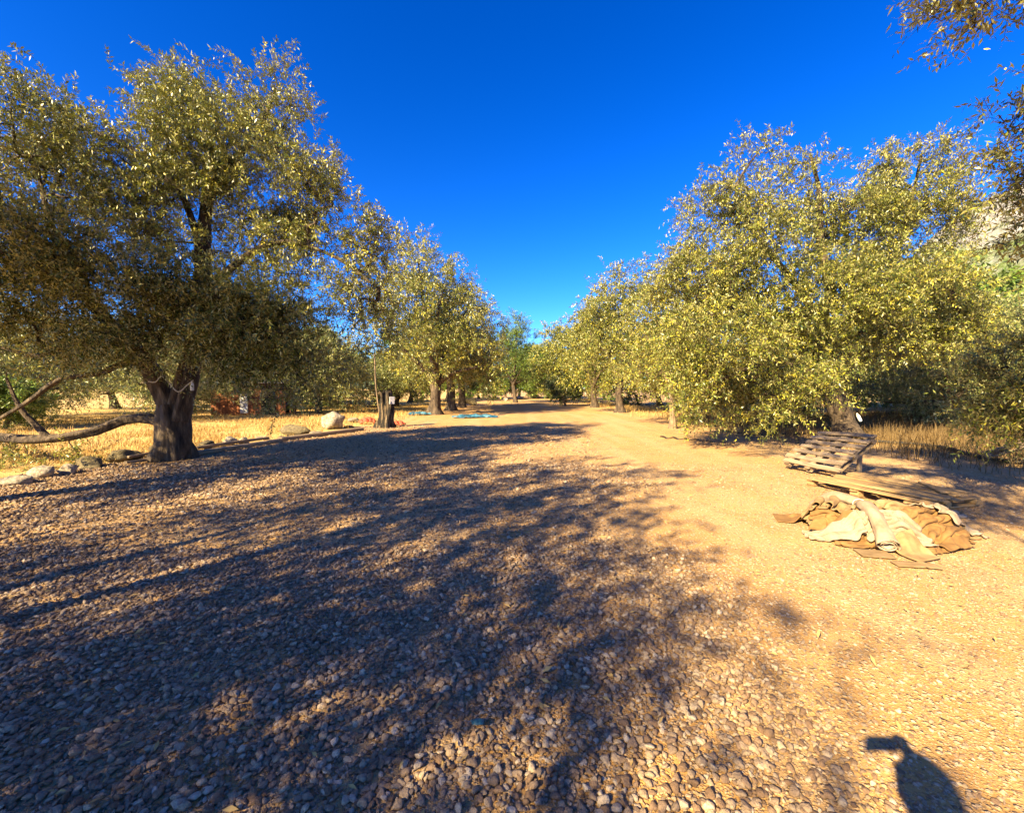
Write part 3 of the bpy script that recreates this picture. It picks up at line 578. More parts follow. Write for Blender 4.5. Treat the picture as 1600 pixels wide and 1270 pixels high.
def left_edge(y): return -8.9 + 0.29 * np.minimum(y - 7.0, 9.5)
pts = []
while len(pts) < 9000:
    y = rng.uniform(5, 40); x = left_edge(y) - 0.5 - abs(rng.normal(0, 9))
    if rng.uniform() < np.clip(12.0 / y, 0.25, 1) * np.clip(0.55 + 1.6 * mnoise.noise((x * 0.45, y * 0.45, 4.0)), 0.04, 1) and x > -34: pts.append((x, y, -0.01))
grass('dry_grass', 'golden dry grass of the field past the stone edging', pts, 0.05, 0.22, 'straw', 3, per=7, wid=0.009, spread=0.16)
pts = []
while len(pts) < 3600:
    x = rng.uniform(7.5, 24); y = rng.uniform(6.5, 24)
    if x > 9.0 + 1.1 * rng.normal() + max(0, (13 - y)) * 0.28 and math.hypot(x - 10.8, y - 13.3) > 0.6: pts.append((x, y, -0.01))
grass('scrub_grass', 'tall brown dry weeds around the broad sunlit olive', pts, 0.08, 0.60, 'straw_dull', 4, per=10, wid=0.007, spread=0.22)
pts = [(x, y, -0.01) for x, y in zip(rng.uniform(6.8, 11, 1500), rng.uniform(14, 60, 1500)) if x > 7.6 + 0.5 * rng.normal()] + [(x, y, -.01) for x, y in zip(rng.uniform(-9, -5.4, 900), rng.uniform(18, 60, 900))]
grass('verge_grass', 'dry straw grass along the feet of the avenue trees', pts, 0.06, 0.30, 'straw', 6, per=6, wid=0.010, spread=0.2)

# ------------------------------------------------------------------ stones
def stone_mesh(name, seed, sub=2, rough=0.28, flat=0.7, cut=0):
    rnd = random.Random(seed); bm = bmesh.new(); bmesh.ops.create_icosphere(bm, subdivisions=sub, radius=1.0)
    planes = [(Vector((rnd.gauss(0, 1), rnd.gauss(0, 1), rnd.gauss(0, 1))).normalized(), rnd.uniform(0.42, 0.78)) for _ in range(9)]
    for v in bm.verts:
        for n, d in planes:
            k = v.co.dot(n)
            if k > d: v.co -= n * (k - d) * 0.95
        k = 1 + rough * mnoise.noise(v.co * 1.3 + Vector((seed * 3.7, 0, 0))) + rough * 0.4 * mnoise.noise(v.co * 3.1 + Vector((0, seed * 2.1, 0)))
        v.co *= k
        v.co.x *= 1.12; v.co.z *= flat
    return bm_mesh(name, bm)
STONES = []
for s in range(10):
    me = stone_mesh('stone', 100 + s, 2, 0.3, random.Random(s).uniform(0.42, 0.72)); me.materials.append(M['stone'])
    me.polygons.foreach_set('use_smooth', [True] * len(me.polygons)); STONES.append(me)
rs = random.Random(9); stone_objs = []; tries = 0; placed = []
def sandy(x, y):
    """0 in the loose gravel, 1 on the trodden earth to the right"""
    v = (x - (0.75 + 0.14 * y)) * 0.9 + 0.9 * mnoise.noise((x * 0.5, y * 0.5, 7.0))
    return min(1.0, max(0.0, v + 0.35))
while len(stone_objs) < 290 and tries < 20000:
    tries += 1; y = 1.35 + rs.random() ** 1.5 * 3.4; x = rs.uniform(-1.25, 1.25) * y
    if rs.random() < sandy(x, y) * 0.86: continue
    r = rs.uniform(0.016, 0.031) * (0.8 if sandy(x, y) > 0.5 else 1.0)
    if any((x - a) ** 2 + (y - c) ** 2 < (r + q) ** 2 * 0.95 for a, c, q in placed): continue
    placed.append((x, y, r))
    o = bpy.data.objects.new('stone', STONES[len(stone_objs) % 10]); COL.objects.link(o); o.parent = ground
    o.location = (x, y, ground_z(x, y) + r * (0.30 if sandy(x, y) < 0.5 else 0.05)); o.rotation_euler = (rs.gauss(0, 0.3), rs.gauss(0, 0.3), rs.uniform(0, 6.28))
    o.scale = (r, r * rs.uniform(0.75, 1.0), r * rs.uniform(0.8, 1.1)); stone_objs.append(o)

# loose gravel, too many to count: instanced over a point sheet
rng = np.random.default_rng(15)
def scatter(n, x0, x1, y0, y1):
    return np.stack([rng.uniform(x0, x1, n), rng.uniform(y0, y1, n)], 1)
Q = np.concatenate([scatter(125000, -5.2, 5.6, 0.9, 4.2), scatter(90000, -9, 8.5, 4.2, 9.0), scatter(35000, -9, 9, 9.0, 18.0)])
sd = np.array([sandy(x, y) for x, y in Q]); ed = left_edge(np.maximum(Q[:, 1], 7)) - 0.3
keep = (rng.uniform(0, 1, len(Q)) > sd * 0.45) & (Q[:, 0] > ed) & ~((Q[:, 0] > 9.5))
Q, sd = Q[keep], sd[keep]
dist = np.hypot(Q[:, 0], Q[:, 1])
rad = np.clip(np.exp(rng.normal(math.log(0.0090), 0.60, len(Q))), 0.0035, 0.026) * (1 - 0.42 * sd) * np.clip(dist / 6.0, 1.0, 1.35)
zz = np.array([ground_z(x, y) for x, y in Q]) + rad * np.where(sd > 0.5, 0.12, 0.42)
me = bpy.data.meshes.new('gravel'); me.vertices.add(len(Q)); me.vertices.foreach_set('co', np.column_stack([Q, zz]).astype(np.float32).ravel())
def pattr(nm, typ, arr, key):
    a_ = me.attributes.new(nm, typ, 'POINT'); a_.data.foreach_set(key, np.ascontiguousarray(arr).ravel())
pattr('rot', 'FLOAT_VECTOR', np.column_stack([rng.normal(0, 0.35, len(Q)), rng.normal(0, 0.35, len(Q)), rng.uniform(0, 6.28, len(Q))]).astype(np.float32), 'vector')
pattr('scl', 'FLOAT_VECTOR', np.column_stack([rad, rad * rng.uniform(0.7, 1, len(Q)), rad * rng.uniform(0.7, 1.1, len(Q))]).astype(np.float32), 'vector')
pattr('pick', 'INT', rng.integers(0, 10, len(Q)).astype(np.int32), 'value')
gravel = link('gravel', me, M['stone']); tag(gravel, 'loose grey-brown gravel strewn over the track', 'gravel', kind='stuff')
ng = bpy.data.node_groups.new('strewn_gravel', 'GeometryNodeTree')
ng.interface.new_socket('Geometry', in_out='INPUT', socket_type='NodeSocketGeometry'); ng.interface.new_socket('Geometry', in_out='OUTPUT', socket_type='NodeSocketGeometry')
gi, go_ = ng.nodes.new('NodeGroupInput'), ng.nodes.new('NodeGroupOutput')
iop = ng.nodes.new('GeometryNodeInstanceOnPoints'); jn = ng.nodes.new('GeometryNodeJoinGeometry')
for o in reversed(stone_objs[:10]):
    oi = ng.nodes.new('GeometryNodeObjectInfo'); oi.inputs['Object'].default_value = o; oi.inputs['As Instance'].default_value = True
    ng.links.new(oi.outputs['Geometry'], jn.inputs[0])
def named(nm, typ):
    a_ = ng.nodes.new('GeometryNodeInputNamedAttribute'); a_.data_type = typ; a_.inputs['Name'].default_value = nm; return a_.outputs[0]
# undo the source stone's own scale: it is carried by the instance, so strip it
iop.inputs['Pick Instance'].default_value = True
ng.links.new(gi.outputs[0], iop.inputs['Points']); ng.links.new(jn.outputs[0], iop.inputs['Instance'])
ng.links.new(named('pick', 'INT'), iop.inputs['Instance Index'])
e2r = ng.nodes.new('FunctionNodeEulerToRotation'); ng.links.new(named('rot', 'FLOAT_VECTOR'), e2r.inputs[0])
ng.links.new(e2r.outputs[0], iop.inputs['Rotation']); ng.links.new(named('scl', 'FLOAT_VECTOR'), iop.inputs['Scale'])
ng.links.new(iop.outputs[0], go_.inputs[0])
gravel.modifiers.new('strewn', 'NODES').node_group = ng

# fallen olive leaves
n = 9000; Lp = np.column_stack([rng.uniform(-9, 8.5, n), rng.uniform(0.8, 15, n)]); Lp = Lp[(rng.uniform(0, 1, n) < np.clip(0.95 - 0.07 * (Lp[:, 0] + 6), 0.3, 0.9)) & (Lp[:, 0] > left_edge(np.maximum(Lp[:, 1], 7)))]
n = len(Lp); a = rng.uniform(0, 6.283, n); ll = rng.uniform(0.03, 0.065, n)[:, None]; d = np.column_stack([np.cos(a), np.sin(a), rng.normal(0, 0.25, n)]); sv = np.column_stack([-np.sin(a), np.cos(a), rng.normal(0, 0.4, n)]) * ll * 0.14
b0 = np.column_stack([Lp, [ground_z(x, y) + 0.022 for x, y in Lp]])
v = np.stack([b0, b0 + d * ll * 0.5 + sv + [0, 0, 0.004], b0 + d * ll, b0 + d * ll * 0.5 - sv + [0, 0, 0.004]], 1).reshape(-1, 3)
tag(link('fallen_leaves', mesh_np('fallen_leaves', v, np.arange(len(v)).reshape(-1, 4), np.repeat(np.clip(rng.normal(0.5, 0.25, n), 0, 1), 4)), M['straw']), 'dry narrow leaves fallen over the gravel', 'leaves', kind='stuff')

# boulders edging the field
def boulder(px, py, w_, d_, h_, label, mtl='boulder', seed=0, flat=1.0, sink=0.25, rz=None, tilt=0.0, group=None):
    p = gp(px, py)
    me = stone_mesh('boulder', 300 + seed, 3, 0.32, flat)
    o = link('boulder', me, M[mtl], smooth=True)
    rr = random.Random(seed)
    o.scale = (w_ / 2.1, d_ / 2, h_ / 1.6); o.location = (p.x, p.y + d_ * 0.3, h_ * (0.5 - sink)); o.rotation_euler = (tilt, rr.uniform(-0.1, 0.1), rz if rz is not None else rr.uniform(0, 6.28))
    return tag(o, label, 'boulder', group)
GB = 'rocks edging the dry field'
boulder(517, 670, 0.85, 0.75, 0.62, 'big pale rounded boulder at the end of the plank edging', seed=1, sink=0.08, rz=0.3)
boulder(460, 683, 1.0, 0.55, 0.36, 'long dark flat-topped mossy rock left of the pale boulder', 'dark_boulder', seed=2, sink=0.02, rz=0.1)
boulder(355, 697, 0.42, 0.4, 0.34, 'grey-white pointed rock right of the huge olive trunk', seed=3, sink=0.15)
boulder(376, 694, 0.34, 0.3, 0.24, 'small rock just right of the grey-white pointed one', seed=4)
boulder(318, 702, 0.5, 0.4, 0.24, 'brown low rock nearest the huge olive trunk on its right', 'dark_boulder', seed=5)
boulder(240, 706, 0.62, 0.4, 0.28, 'brown flat rock behind the planks left of the huge olive trunk', 'dark_boulder', seed=6)
boulder(186, 722, 0.66, 0.45, 0.28, 'dark humped rock at the near end of the planks', 'dark_boulder', seed=7)
boulder(128, 732, 0.7, 0.5, 0.26, 'dark leaf-strewn rock between the planks and the white rocks', 'dark_boulder', seed=8)
boulder(52, 748, 0.5, 0.4, 0.26, 'bright white rock at the edge below the low limb', seed=9, sink=0.1)
boulder(100, 742, 0.55, 0.35, 0.2, 'cream slab-like rock right of the bright white rock', seed=10)
boulder(12, 760, 0.55, 0.4, 0.2, 'grey flat rock at the left edge of the frame', seed=11)
boulder(404, 688, 0.36, 0.3, 0.16, 'small low rock between the dark mossy rock and the olive', seed=12)
boulder(438, 686, 0.3, 0.25, 0.14, 'little brown rock at the left foot of the dark mossy rock', 'dark_boulder', seed=13)
boulder(490, 678, 0.5, 0.35, 0.16, 'tan half-buried rock between dark mossy rock and pale boulder', seed=14)
boulder(545, 668, 0.42, 0.3, 0.14, 'low dark stone at the right foot of the pale boulder', 'dark_boulder', seed=15)
boulder(551, 661, 0.62, 0.5, 0.32, 'cream rock between the pale boulder and the red cloth', seed=16, sink=0.1)
boulder(572, 660, 0.34, 0.3, 0.22, 'small white rock next to the red cloth', seed=17, sink=0.1)
for k, px in enumerate([500, 512, 523, 534, 488, 545]):
    boulder(px, 633 - abs(k - 2) * 0.2, 0.7, 0.5, 0.34, ['second', 'third', 'fourth', 'fifth', 'first', 'sixth'][k] + ' pale stone from the left in the row across the far field edge', seed=20 + k, sink=0.1, group='pale stones heaped on the far side of the field')
for k, (px, py) in enumerate([(790, 626), (812, 624), (840, 623)]):
    boulder(px, py, 1.6, 0.8, 0.5, ['leftmost pale rock across the far end of the track', 'middle pale rock across the far end of the track', 'rightmost pale rock across the far end of the track'][k], seed=30 + k, sink=0.1)
boulder(735, 634, 1.8, 0.9, 0.8, 'dark heap of rock behind the blue tarpaulin', 'dark_boulder', seed=40, sink=0.05)

# ------------------------------------------------------------------ boards
def board_mesh(l, w_, t_, seed, warp=0.01, bow=0.01, n=7, ragged=0.03):
    """a sawn board along Y, slightly twisted, ends uneven"""
    rnd = random.Random(seed); bm = bmesh.new(); rings = []
    tw, bw, e0, e1 = rnd.uniform(-warp, warp), rnd.uniform(-bow, bow), rnd.uniform(-ragged, ragged), rnd.uniform(-ragged, ragged)
    c = t_ * 0.18
    prof = [(-w_ / 2 + c, -t_ / 2), (w_ / 2 - c, -t_ / 2), (w_ / 2, -t_ / 2 + c), (w_ / 2, t_ / 2 - c), (w_ / 2 - c, t_ / 2), (-w_ / 2 + c, t_ / 2), (-w_ / 2, t_ / 2 - c), (-w_ / 2, -t_ / 2 + c)]
    for i in range(n):
        s = i / (n - 1); y = -l / 2 + l * s + (e0 if i == 0 else e1 if i == n - 1 else 0); a = tw * (s - 0.5) * 8
        ring = []
        for k, (x, z) in enumerate(prof):
            yy = y + (rnd.uniform(-ragged, ragged) * 0.5 if i in (0, n - 1) else 0)
            ring.append(bm.verts.new((x * math.cos(a) - z * math.sin(a) + rnd.uniform(-.002, .002), yy, x * math.sin(a) + z * math.cos(a) + bw * (1 - (2 * s - 1) ** 2) * 1.5)))
        rings.append(ring)
    for a_, b_ in zip(rings, rings[1:]):
        for k in range(8): bm.faces.new((a_[k], a_[(k + 1) % 8], b_[(k + 1) % 8], b_[k]))
    bm.faces.new(rings[0][::-1]); bm.faces.new(rings[-1]); bmesh.ops.recalc_face_normals(bm, faces=bm.faces)
    return bm_mesh('board', bm)
def pallet(name, label, loc, rot, L, Wd, nb, mtl, seed, bw=0.095, missing=(), skew=0.0, blocks=True):
    root = empty(name, loc); root.rotation_euler = rot; tag(root, label, 'pallet')
    rnd = random.Random(seed)
    for i in range(nb):                                     # top deck, boards along Y, side by side along X
        if i in missing: continue
        x = -Wd / 2 + bw / 2 + (Wd - bw) * i / (nb - 1)
        o = link('deck_board', board_mesh(L, bw * rnd.uniform(0.9, 1.1), 0.026, seed + i, 0.012, 0.012), M[mtl], root)
        o.location = (x + rnd.uniform(-.01, .01), rnd.uniform(-.03, .03) + skew * (i - nb / 2), 0.132 + rnd.uniform(0, 0.012)); o.rotation_euler = (rnd.gauss(0, .012), rnd.gauss(0, .03), rnd.gauss(0, .025))
    for j in (-1, 0, 1):
        o = link('stringer', board_mesh(Wd, 0.10, 0.022, seed + 50 + j, 0.004, 0.004), M[mtl], root); o.rotation_euler = (0, 0, R(90)); o.location = (0, j * (L / 2 - 0.08), 0.106)
        o = link('bottom_board', board_mesh(Wd, 0.10, 0.02, seed + 60 + j, 0.004, 0.004), M[mtl], root); o.rotation_euler = (0, 0, R(90)); o.location = (0, j * (L / 2 - 0.08), 0.012)
        for i in (-1, 0, 1):
            o = link('block', board_mesh(0.13, 0.10, 0.07, seed + 70 + i, 0, 0, 3, 0.004), M[mtl], root); o.location = (i * (Wd / 2 - 0.07), j * (L / 2 - 0.08), 0.059)
    if rot[1]:
        rm = Matrix.Translation(Vector(loc)) @ Matrix.Rotation(rot[2], 4, 'Z') @ Matrix.Rotation(rot[1], 4, 'Y')
        for j in (-1, 1):
            tp = rm @ Vector((Wd / 2 - 0.32, j * (L / 2 - 0.14), 0.0)); ln = tp.z + 0.03
            o = link('prop', board_mesh(ln, 0.09, 0.05, seed + 90 + j, 0, 0, 3, 0.004), M[mtl], root); o.matrix_parent_inverse = rm.inverted()
            o.location = (tp.x, tp.y, ln / 2 - 0.03); o.rotation_euler = (R(90), 0, rot[2])
    return root
pallet('pallet', 'flat weathered wooden pallet lying behind the heap of sacking', (5.58, 6.25, 0.012), (0, 0, R(14)), 1.55, 1.25, 10, 'pallet_wood', 3, bw=0.105, missing=(6,), skew=0.03)
pp = Vector((6.05, 8.0, 0.33))
pallet('pallet', 'grey slatted pallet propped up at a slant just behind the flat pallet', tuple(pp), (R(0), R(-30), R(17)), 1.05, 1.15, 7, 'old_wood', 30, bw=0.10)
pallet('pallet', 'grey slatted pallet half hidden by leaves at the right edge', (10.6, 8.6, 0.42), (R(0), R(-32), R(-62)), 1.2, 1.1, 7, 'old_wood', 50, bw=0.10)
for px0, py0, px1, py1, lab, nm, sd_ in [(1330, 792, 1400, 808, 'loose tan board sticking out between flat pallet and sacking', 'plank', 1), (1440, 752, 1476, 768, 'short loose board lying on the far corner of the flat pallet', 'plank', 2)]:
    a_, c_ = gp(px0, py0, 0.2), gp(px1, py1, 0.2); d_ = c_ - a_
    o = link(nm, board_mesh(d_.length, 0.09, 0.02, 90 + sd_, 0.01, 0.01), M['pallet_wood']); mid = (a_ + c_) / 2
    o.location = (mid.x, mid.y, 0.19); o.rotation_euler = (0, 0, math.atan2(-d_.x, d_.y)); tag(o, lab, 'plank')
# planks edging the field
def plank(p0, p1, w_, t_, z, label, seed, mtl='old_wood'):
    a_, c_ = gp(*p0), gp(*p1); d_ = c_ - a_
    o = link('plank', board_mesh(d_.length, w_, t_, seed, 0.003, 0.01, 12), M[mtl]); mid = (a_ + c_) / 2
    o.location = (mid.x, mid.y, z); o.rotation_euler = (0, 0, math.atan2(-d_.x, d_.y)); return tag(o, label, 'plank')
plank((300, 712), (440, 690), 0.16, 0.10, 0.05, 'long grey beam edging the field just right of the huge olive', 201)
plank((438, 689), (566, 672), 0.18, 0.11, 0.055, 'long grey beam ending by the pale boulder', 202)
plank((306, 706), (420, 689), 0.10, 0.07, 0.10, 'thin grey batten lying behind the long beam by the olive', 203)
plank((196, 727), (262, 716), 0.07, 0.05, 0.06, 'front one of two thin grey rails left of the huge olive', 204)
plank((200, 722), (262, 711), 0.07, 0.05, 0.11, 'rear one of two thin grey rails left of the huge olive', 205)

# ------------------------------------------------------------------ stump, pole, sign, cloths, tarpaulins
p = gp(601, 669); rt = empty('tree_stump', (p.x, p.y + 0.25, 0)); tag(rt, 'tall hollow weathered tree stump standing at the edge of the track', 'stump')
Hs = 1.5
P = np.array([(0, 0, -0.1), (0.0, 0, 0.12), (0.02, 0, 0.5), (0, 0, 0.95), (-0.02, 0, 1.3), (-0.03, 0, Hs)]); P = spline(P, 0.09)
rr = np.interp(P[:, 2], [-0.1, 0.1, 0.4, 1.0, Hs], [0.36, 0.30, 0.24, 0.225, 0.25])
v, f = tube_rings(P, rr, 40, gnarl=0.7, seed=5.0)
v[:, :2] *= (1 + 0.10 * np.sin(np.arctan2(v[:, 1], v[:, 0]) * 9 + 2.0 * np.sin(v[:, 2] * 3)) + 0.05 * np.sin(np.arctan2(v[:, 1], v[:, 0]) * 17 + v[:, 2] * 4))[:, None]
topm = v[:, 2] > Hs - 0.25
v[topm, 2] += np.array([0.22 * mnoise.noise((q[0] * 9, q[1] * 9, 2.0)) for q in v[topm]])
link('trunk', mesh_np('trunk', v, f), M['stump'], rt, smooth=True)
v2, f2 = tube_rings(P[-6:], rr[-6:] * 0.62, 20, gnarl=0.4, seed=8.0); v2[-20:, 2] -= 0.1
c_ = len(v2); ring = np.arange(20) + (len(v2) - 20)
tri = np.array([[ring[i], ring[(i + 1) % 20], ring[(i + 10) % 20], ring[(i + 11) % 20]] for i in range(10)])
link('hollow_shade', mesh_np('hollow_shade', v2, np.concatenate([f2, tri])), M['dark_panel'], rt, smooth=True)  # dark core: the shade of the stump's hollow put into its colour
bmm = bmesh.new(); bmesh.ops.create_cube(bmm, size=1.0); bmesh.ops.scale(bmm, vec=(0.02, 0.22, 0.30), verts=bmm.verts); bmesh.ops.bevel(bmm, geom=bmm.edges[:], offset=0.006, segments=2, affect='EDGES')
sg = link('small_sign', bm_mesh('small_sign', bmm), M['white']); sg.location = (p.x + 0.28, p.y + 0.10, 1.12); sg.rotation_euler = (0, R(6), R(-52)); tag(sg, 'small blank white plate fixed to the side of the hollow stump', 'sign')
a_, c_ = gp(590, 666), at(585, 552, 18.2)
v, f = tube_rings(spline([(a_.x, a_.y + 0.5, -0.05), tuple(at(588, 610, 18.3)), tuple(c_)], 0.3), 0.03, 8, gnarl=0.15)
tag(link('pole', mesh_np('pole', v, f), M['bark_light'], smooth=True), 'thin pale upright pole leaning beside the hollow stump', 'pole')

def cloth(name, label, cat, loc, size, rz, height, folds, mtl, seed, amp=0.05, wl=0.18, thick=0.012, n=34, tilt=(0, 0), rnd_edge=0.12, parent=None, curl=0.0):
    """a rumpled piece of fabric: hump + fold ridges, irregular outline, real thickness"""
    rnd = random.Random(seed); sx, sy = size; V = []
    ph = rnd.uniform(0, 6.28)
    for j in range(n):
        for i in range(n):
            u, v_ = i / (n - 1) * 2 - 1, j / (n - 1) * 2 - 1
            k = 1 - rnd_edge * (0.5 + mnoise.noise((math.atan2(v_, u) * 1.1 + seed, seed * 1.7, 0)))
            # round the corners a little
            q = max(abs(u), abs(v_)); rr_ = math.hypot(u, v_); s = (q / max(rr_, 1e-6)) ** 0.75 * k
            x, y = u * s * sx / 2, v_ * s * sy / 2
            e = max(0.0, 1 - (u * u + v_ * v_) * 0.55)
            fold = 0
            for a_, w_ in folds:
                c = x * math.cos(a_) + y * math.sin(a_) + 0.11 * mnoise.noise((x * 4 + seed, y * 4, 0))
                fold += w_ * (abs(math.sin(c * math.pi / wl + ph)) ** 0.7 - 0.5)
            edge = min(1.0, (1 - q) * 3 + 0.35)
            z = height * e + amp * fold * edge + 0.5 * amp * mnoise.noise((x * 7, y * 7, seed)) + curl * max(0, q - 0.7) * 2
            V.append((x, y, max(z, 0.004 + 0.004 * rnd.random()) + tilt[0] * x + tilt[1] * y))
    I = np.arange(n * n).reshape(n, n); F = np.stack([I[:-1, :-1], I[:-1, 1:], I[1:, 1:], I[1:, :-1]], -1).reshape(-1, 4)
    o = link(name, mesh_np(name, np.array(V), F), M[mtl], parent, smooth=True)
    m_ = o.modifiers.new('thickness', 'SOLIDIFY'); m_.thickness = thick; m_.offset = 1.0
    o.location = loc; o.rotation_euler = (0, 0, rz)
    if parent is None: tag(o, label, cat)
    return o
p = gp(571, 664); cloth('cloth', 'crumpled red cloth on the ground left of the hollow stump', 'cloth', (p.x, p.y + 0.3, 0.0), (0.8, 0.6), 0.2, 0.30, [(0.4, 1)], 'red', 1, amp=0.10)
p = gp(618, 665); cloth('cloth', 'crumpled red cloth on the ground right of the hollow stump', 'cloth', (p.x, p.y + 0.3, 0.0), (0.75, 0.6), -0.3, 0.14, [(1.0, 1)], 'red', 2, amp=0.10)
p = gp(742, 653); cloth('tarpaulin', 'light blue tarpaulin spread flat under the golden olive', 'tarpaulin', (p.x, p.y + 0.2, 0.02), (2.7, 1.3), 0.1, 0.08, [(0.3, 1), (1.9, 0.6)], 'tarp', 3, amp=0.12, wl=0.6)
p = gp(652, 649); cloth('tarpaulin', 'smaller blue tarpaulin scrap left of the golden olive trunk', 'tarpaulin', (p.x, p.y + 0.6, 0.02), (1.6, 1.1), 0.4, 0.12, [(0.6, 1)], 'tarp', 4, amp=0.10, wl=0.4)

# ------------------------------------------------------------------ heap of sacking
def G(px, py, z=0.0):
    q = gp(px, py, z); return q
class Drape:
    """lets sheets of cloth fall one after another on a height map, so each lies on those below"""
    def __init__(self, x0, x1, y0, y1, step=0.015):
        self.x0, self.y0, self.st = x0, y0, step; self.H = np.zeros((int((x1 - x0) / step) + 2, int((y1 - y0) / step) + 2))
    def look(self, X):
        i = np.clip(((X[..., 0] - self.x0) / self.st).astype(int), 0, self.H.shape[0] - 1); j = np.clip(((X[..., 1] - self.y0) / self.st).astype(int), 0, self.H.shape[1] - 1)
        return self.H[i, j]
    def stamp(self, X, t=0.012):
        i = np.clip(((X[..., 0] - self.x0) / self.st).astype(int), 1, self.H.shape[0] - 2).ravel(); j = np.clip(((X[..., 1] - self.y0) / self.st).astype(int), 1, self.H.shape[1] - 2).ravel(); z = X[..., 2].ravel() + t
        for a_ in (-1, 0, 1):
            for b_ in (-1, 0, 1): np.maximum.at(self.H, (i + a_, j + b_), z)
    def fall(self, cx, cy, size, rz, squeeze, seed, res=0.022, steps=16, iters=8, wob=0.07):
        rng = np.random.default_rng(seed); sx, sy = size; nx, ny = int(sx / res) + 1, int(sy / res) + 1
        u, v = np.meshgrid(np.linspace(-0.5, 0.5, nx), np.linspace(-0.5, 0.5, ny))
        c, s_ = math.cos(rz), math.sin(rz); lx, ly = u * sx * squeeze[0], v * sy * squeeze[1]
        bow_ = 0.12 * np.sin(u * 3 + seed) * sy; ly = ly + bow_ * 0.5
        nzv = np.array([[mnoise.noise((a_ * 6 * sx + seed * 3.1, b_ * 6 * sy, seed)) + 0.6 * mnoise.noise((a_ * 14 * sx + seed, b_ * 14 * sy, seed + 9)) for a_ in np.linspace(-0.5, 0.5, nx)] for b_ in np.linspace(-0.5, 0.5, ny)])
        X = np.stack([cx + lx * c - ly * s_, cy + lx * s_ + ly * c, np.zeros_like(lx)], -1)
        def pleat(t_, L, sq, lam):
            k = max(1.0, round(L * sq / lam)); m_ = math.sqrt(1 / sq ** 2 - 1); ph_ = t_ * k + 0.35 * nzv + rng.uniform(0, 1)
            return m_ * L * sq / k * 0.5 * (1 - np.abs((ph_ % 1.0) * 2 - 1))
        fz = pleat(v + 0.12 * np.sin(u * 4 + seed), sy, min(0.98, squeeze[1]), 0.15) + pleat(u + 0.15 * np.sin(v * 3 + seed * 2), sx, min(0.98, squeeze[0]), 0.26)
        X[..., 2] = self.look(X) + 0.02 + fz + wob * 0.25 * nzv; Vl = np.zeros_like(X); rx, ry = sx / (nx - 1), sy / (ny - 1); rd = math.hypot(rx, ry)
        def con(A, B, rest, k, push=False):
            d = B - A; L = np.linalg.norm(d, axis=-1, keepdims=True) + 1e-9; e = (L - rest)
            if push: e = np.minimum(e, 0)
            q = d * (0.5 * k * e / L); A += q; B -= q
        dt = 0.018
        for st in range(steps):
            Vl[..., 2] -= 9.8 * dt; P0 = X.copy(); X = X + Vl * dt
            for it in range(iters):
                for o in (0, 1):
                    n_ = (nx - o) // 2; con(X[:, o:o + 2 * n_:2], X[:, o + 1:o + 2 * n_:2], rx, 0.9)
                    m_ = (ny - o) // 2; con(X[o:o + 2 * m_:2], X[o + 1:o + 2 * m_:2], ry, 0.9)
                con(X[:-1, :-1], X[1:, 1:], rd, 0.12); con(X[1:, :-1], X[:-1, 1:], rd, 0.12)
                con(X[:, :-2], X[:, 2:], 1.7 * rx, 0.4, True); con(X[:-2], X[2:], 1.7 * ry, 0.4, True); con(X[:, :-4], X[:, 4:], 2.6 * rx, 0.3, True); con(X[:-4], X[4:], 2.6 * ry, 0.3, True)
                g = self.look(X) + 0.006; hit = X[..., 2] < g; X[..., 2] = np.where(hit, g, X[..., 2])
            mv = X - P0; mv[..., :2] *= np.where(hit, 0.02, 0.5)[..., None]; X = P0 + mv
            Vl = np.clip(mv / dt * 0.95, -2.5, 2.5)
        self.stamp(X); return X
DR = Drape(2.2, 5.9, 3.0, 6.4)
hq = gp(1372, 830); ii, jj = np.meshgrid(np.arange(DR.H.shape[0]), np.arange(DR.H.shape[1]), indexing='ij')
hx_, hy_ = DR.x0 + ii * DR.st - hq.x, DR.y0 + jj * DR.st - hq.y; hu, hv = hx_ * 0.97 - hy_ * 0.24, hx_ * 0.24 + hy_ * 0.97
DR.H = 0.21 * np.clip(1 - (hu / 0.78) ** 2 - (hv / 0.40) ** 2, 0, 1) ** 0.7 * (1 + 0.25 * np.sin(hu * 9) * np.cos(hv * 11))
def sheet(label, px, py, size, rz, squeeze, mtl, seed, cat='sacking', name='sacking', wob=0.07, thick=0.007):
    q = gp(px, py); X = DR.fall(q.x, q.y, size, R(rz), squeeze, seed, wob=wob); ny, nx = X.shape[:2]
    o_ = np.array([q.x, q.y, 0.0]); I = np.arange(nx * ny).reshape(ny, nx); F = np.stack([I[:-1, :-1], I[:-1, 1:], I[1:, 1:], I[1:, :-1]], -1).reshape(-1, 4)
    o = link(name, mesh_np(name, X.reshape(-1, 3) - o_, F), M[mtl], smooth=True); o.location = o_
    sb = o.modifiers.new('smooth', 'SUBSURF'); sb.levels = 1; sb.render_levels = 1
    m_ = o.modifiers.new('thickness', 'SOLIDIFY'); m_.thickness = thick; m_.offset = 1.0
    return tag(o, label, cat)
sheet('broad beige sacking spread as the bottom layer of the heap', 1364, 828, (1.5, 1.0), -14, (0.92, 0.72), 'burlap', 11)
sheet('flat ochre flap at the left end of the heap', 1240, 812, (0.42, 0.34), -25, (0.95, 0.95), 'ochre', 13, wob=0.03)
sheet('ochre sack bulging from the middle of the heap below the roll', 1335, 836, (1.05, 1.0), -40, (0.70, 0.40), 'ochre', 16)
sheet('fan-folded beige sack at the left side of the heap', 1290, 818, (0.75, 1.1), 38, (0.85, 0.36), 'burlap', 12)
sheet('folded tan sack on the right half of the heap', 1430, 830, (1.1, 1.1), -6, (0.85, 0.40), 'burlap', 14)
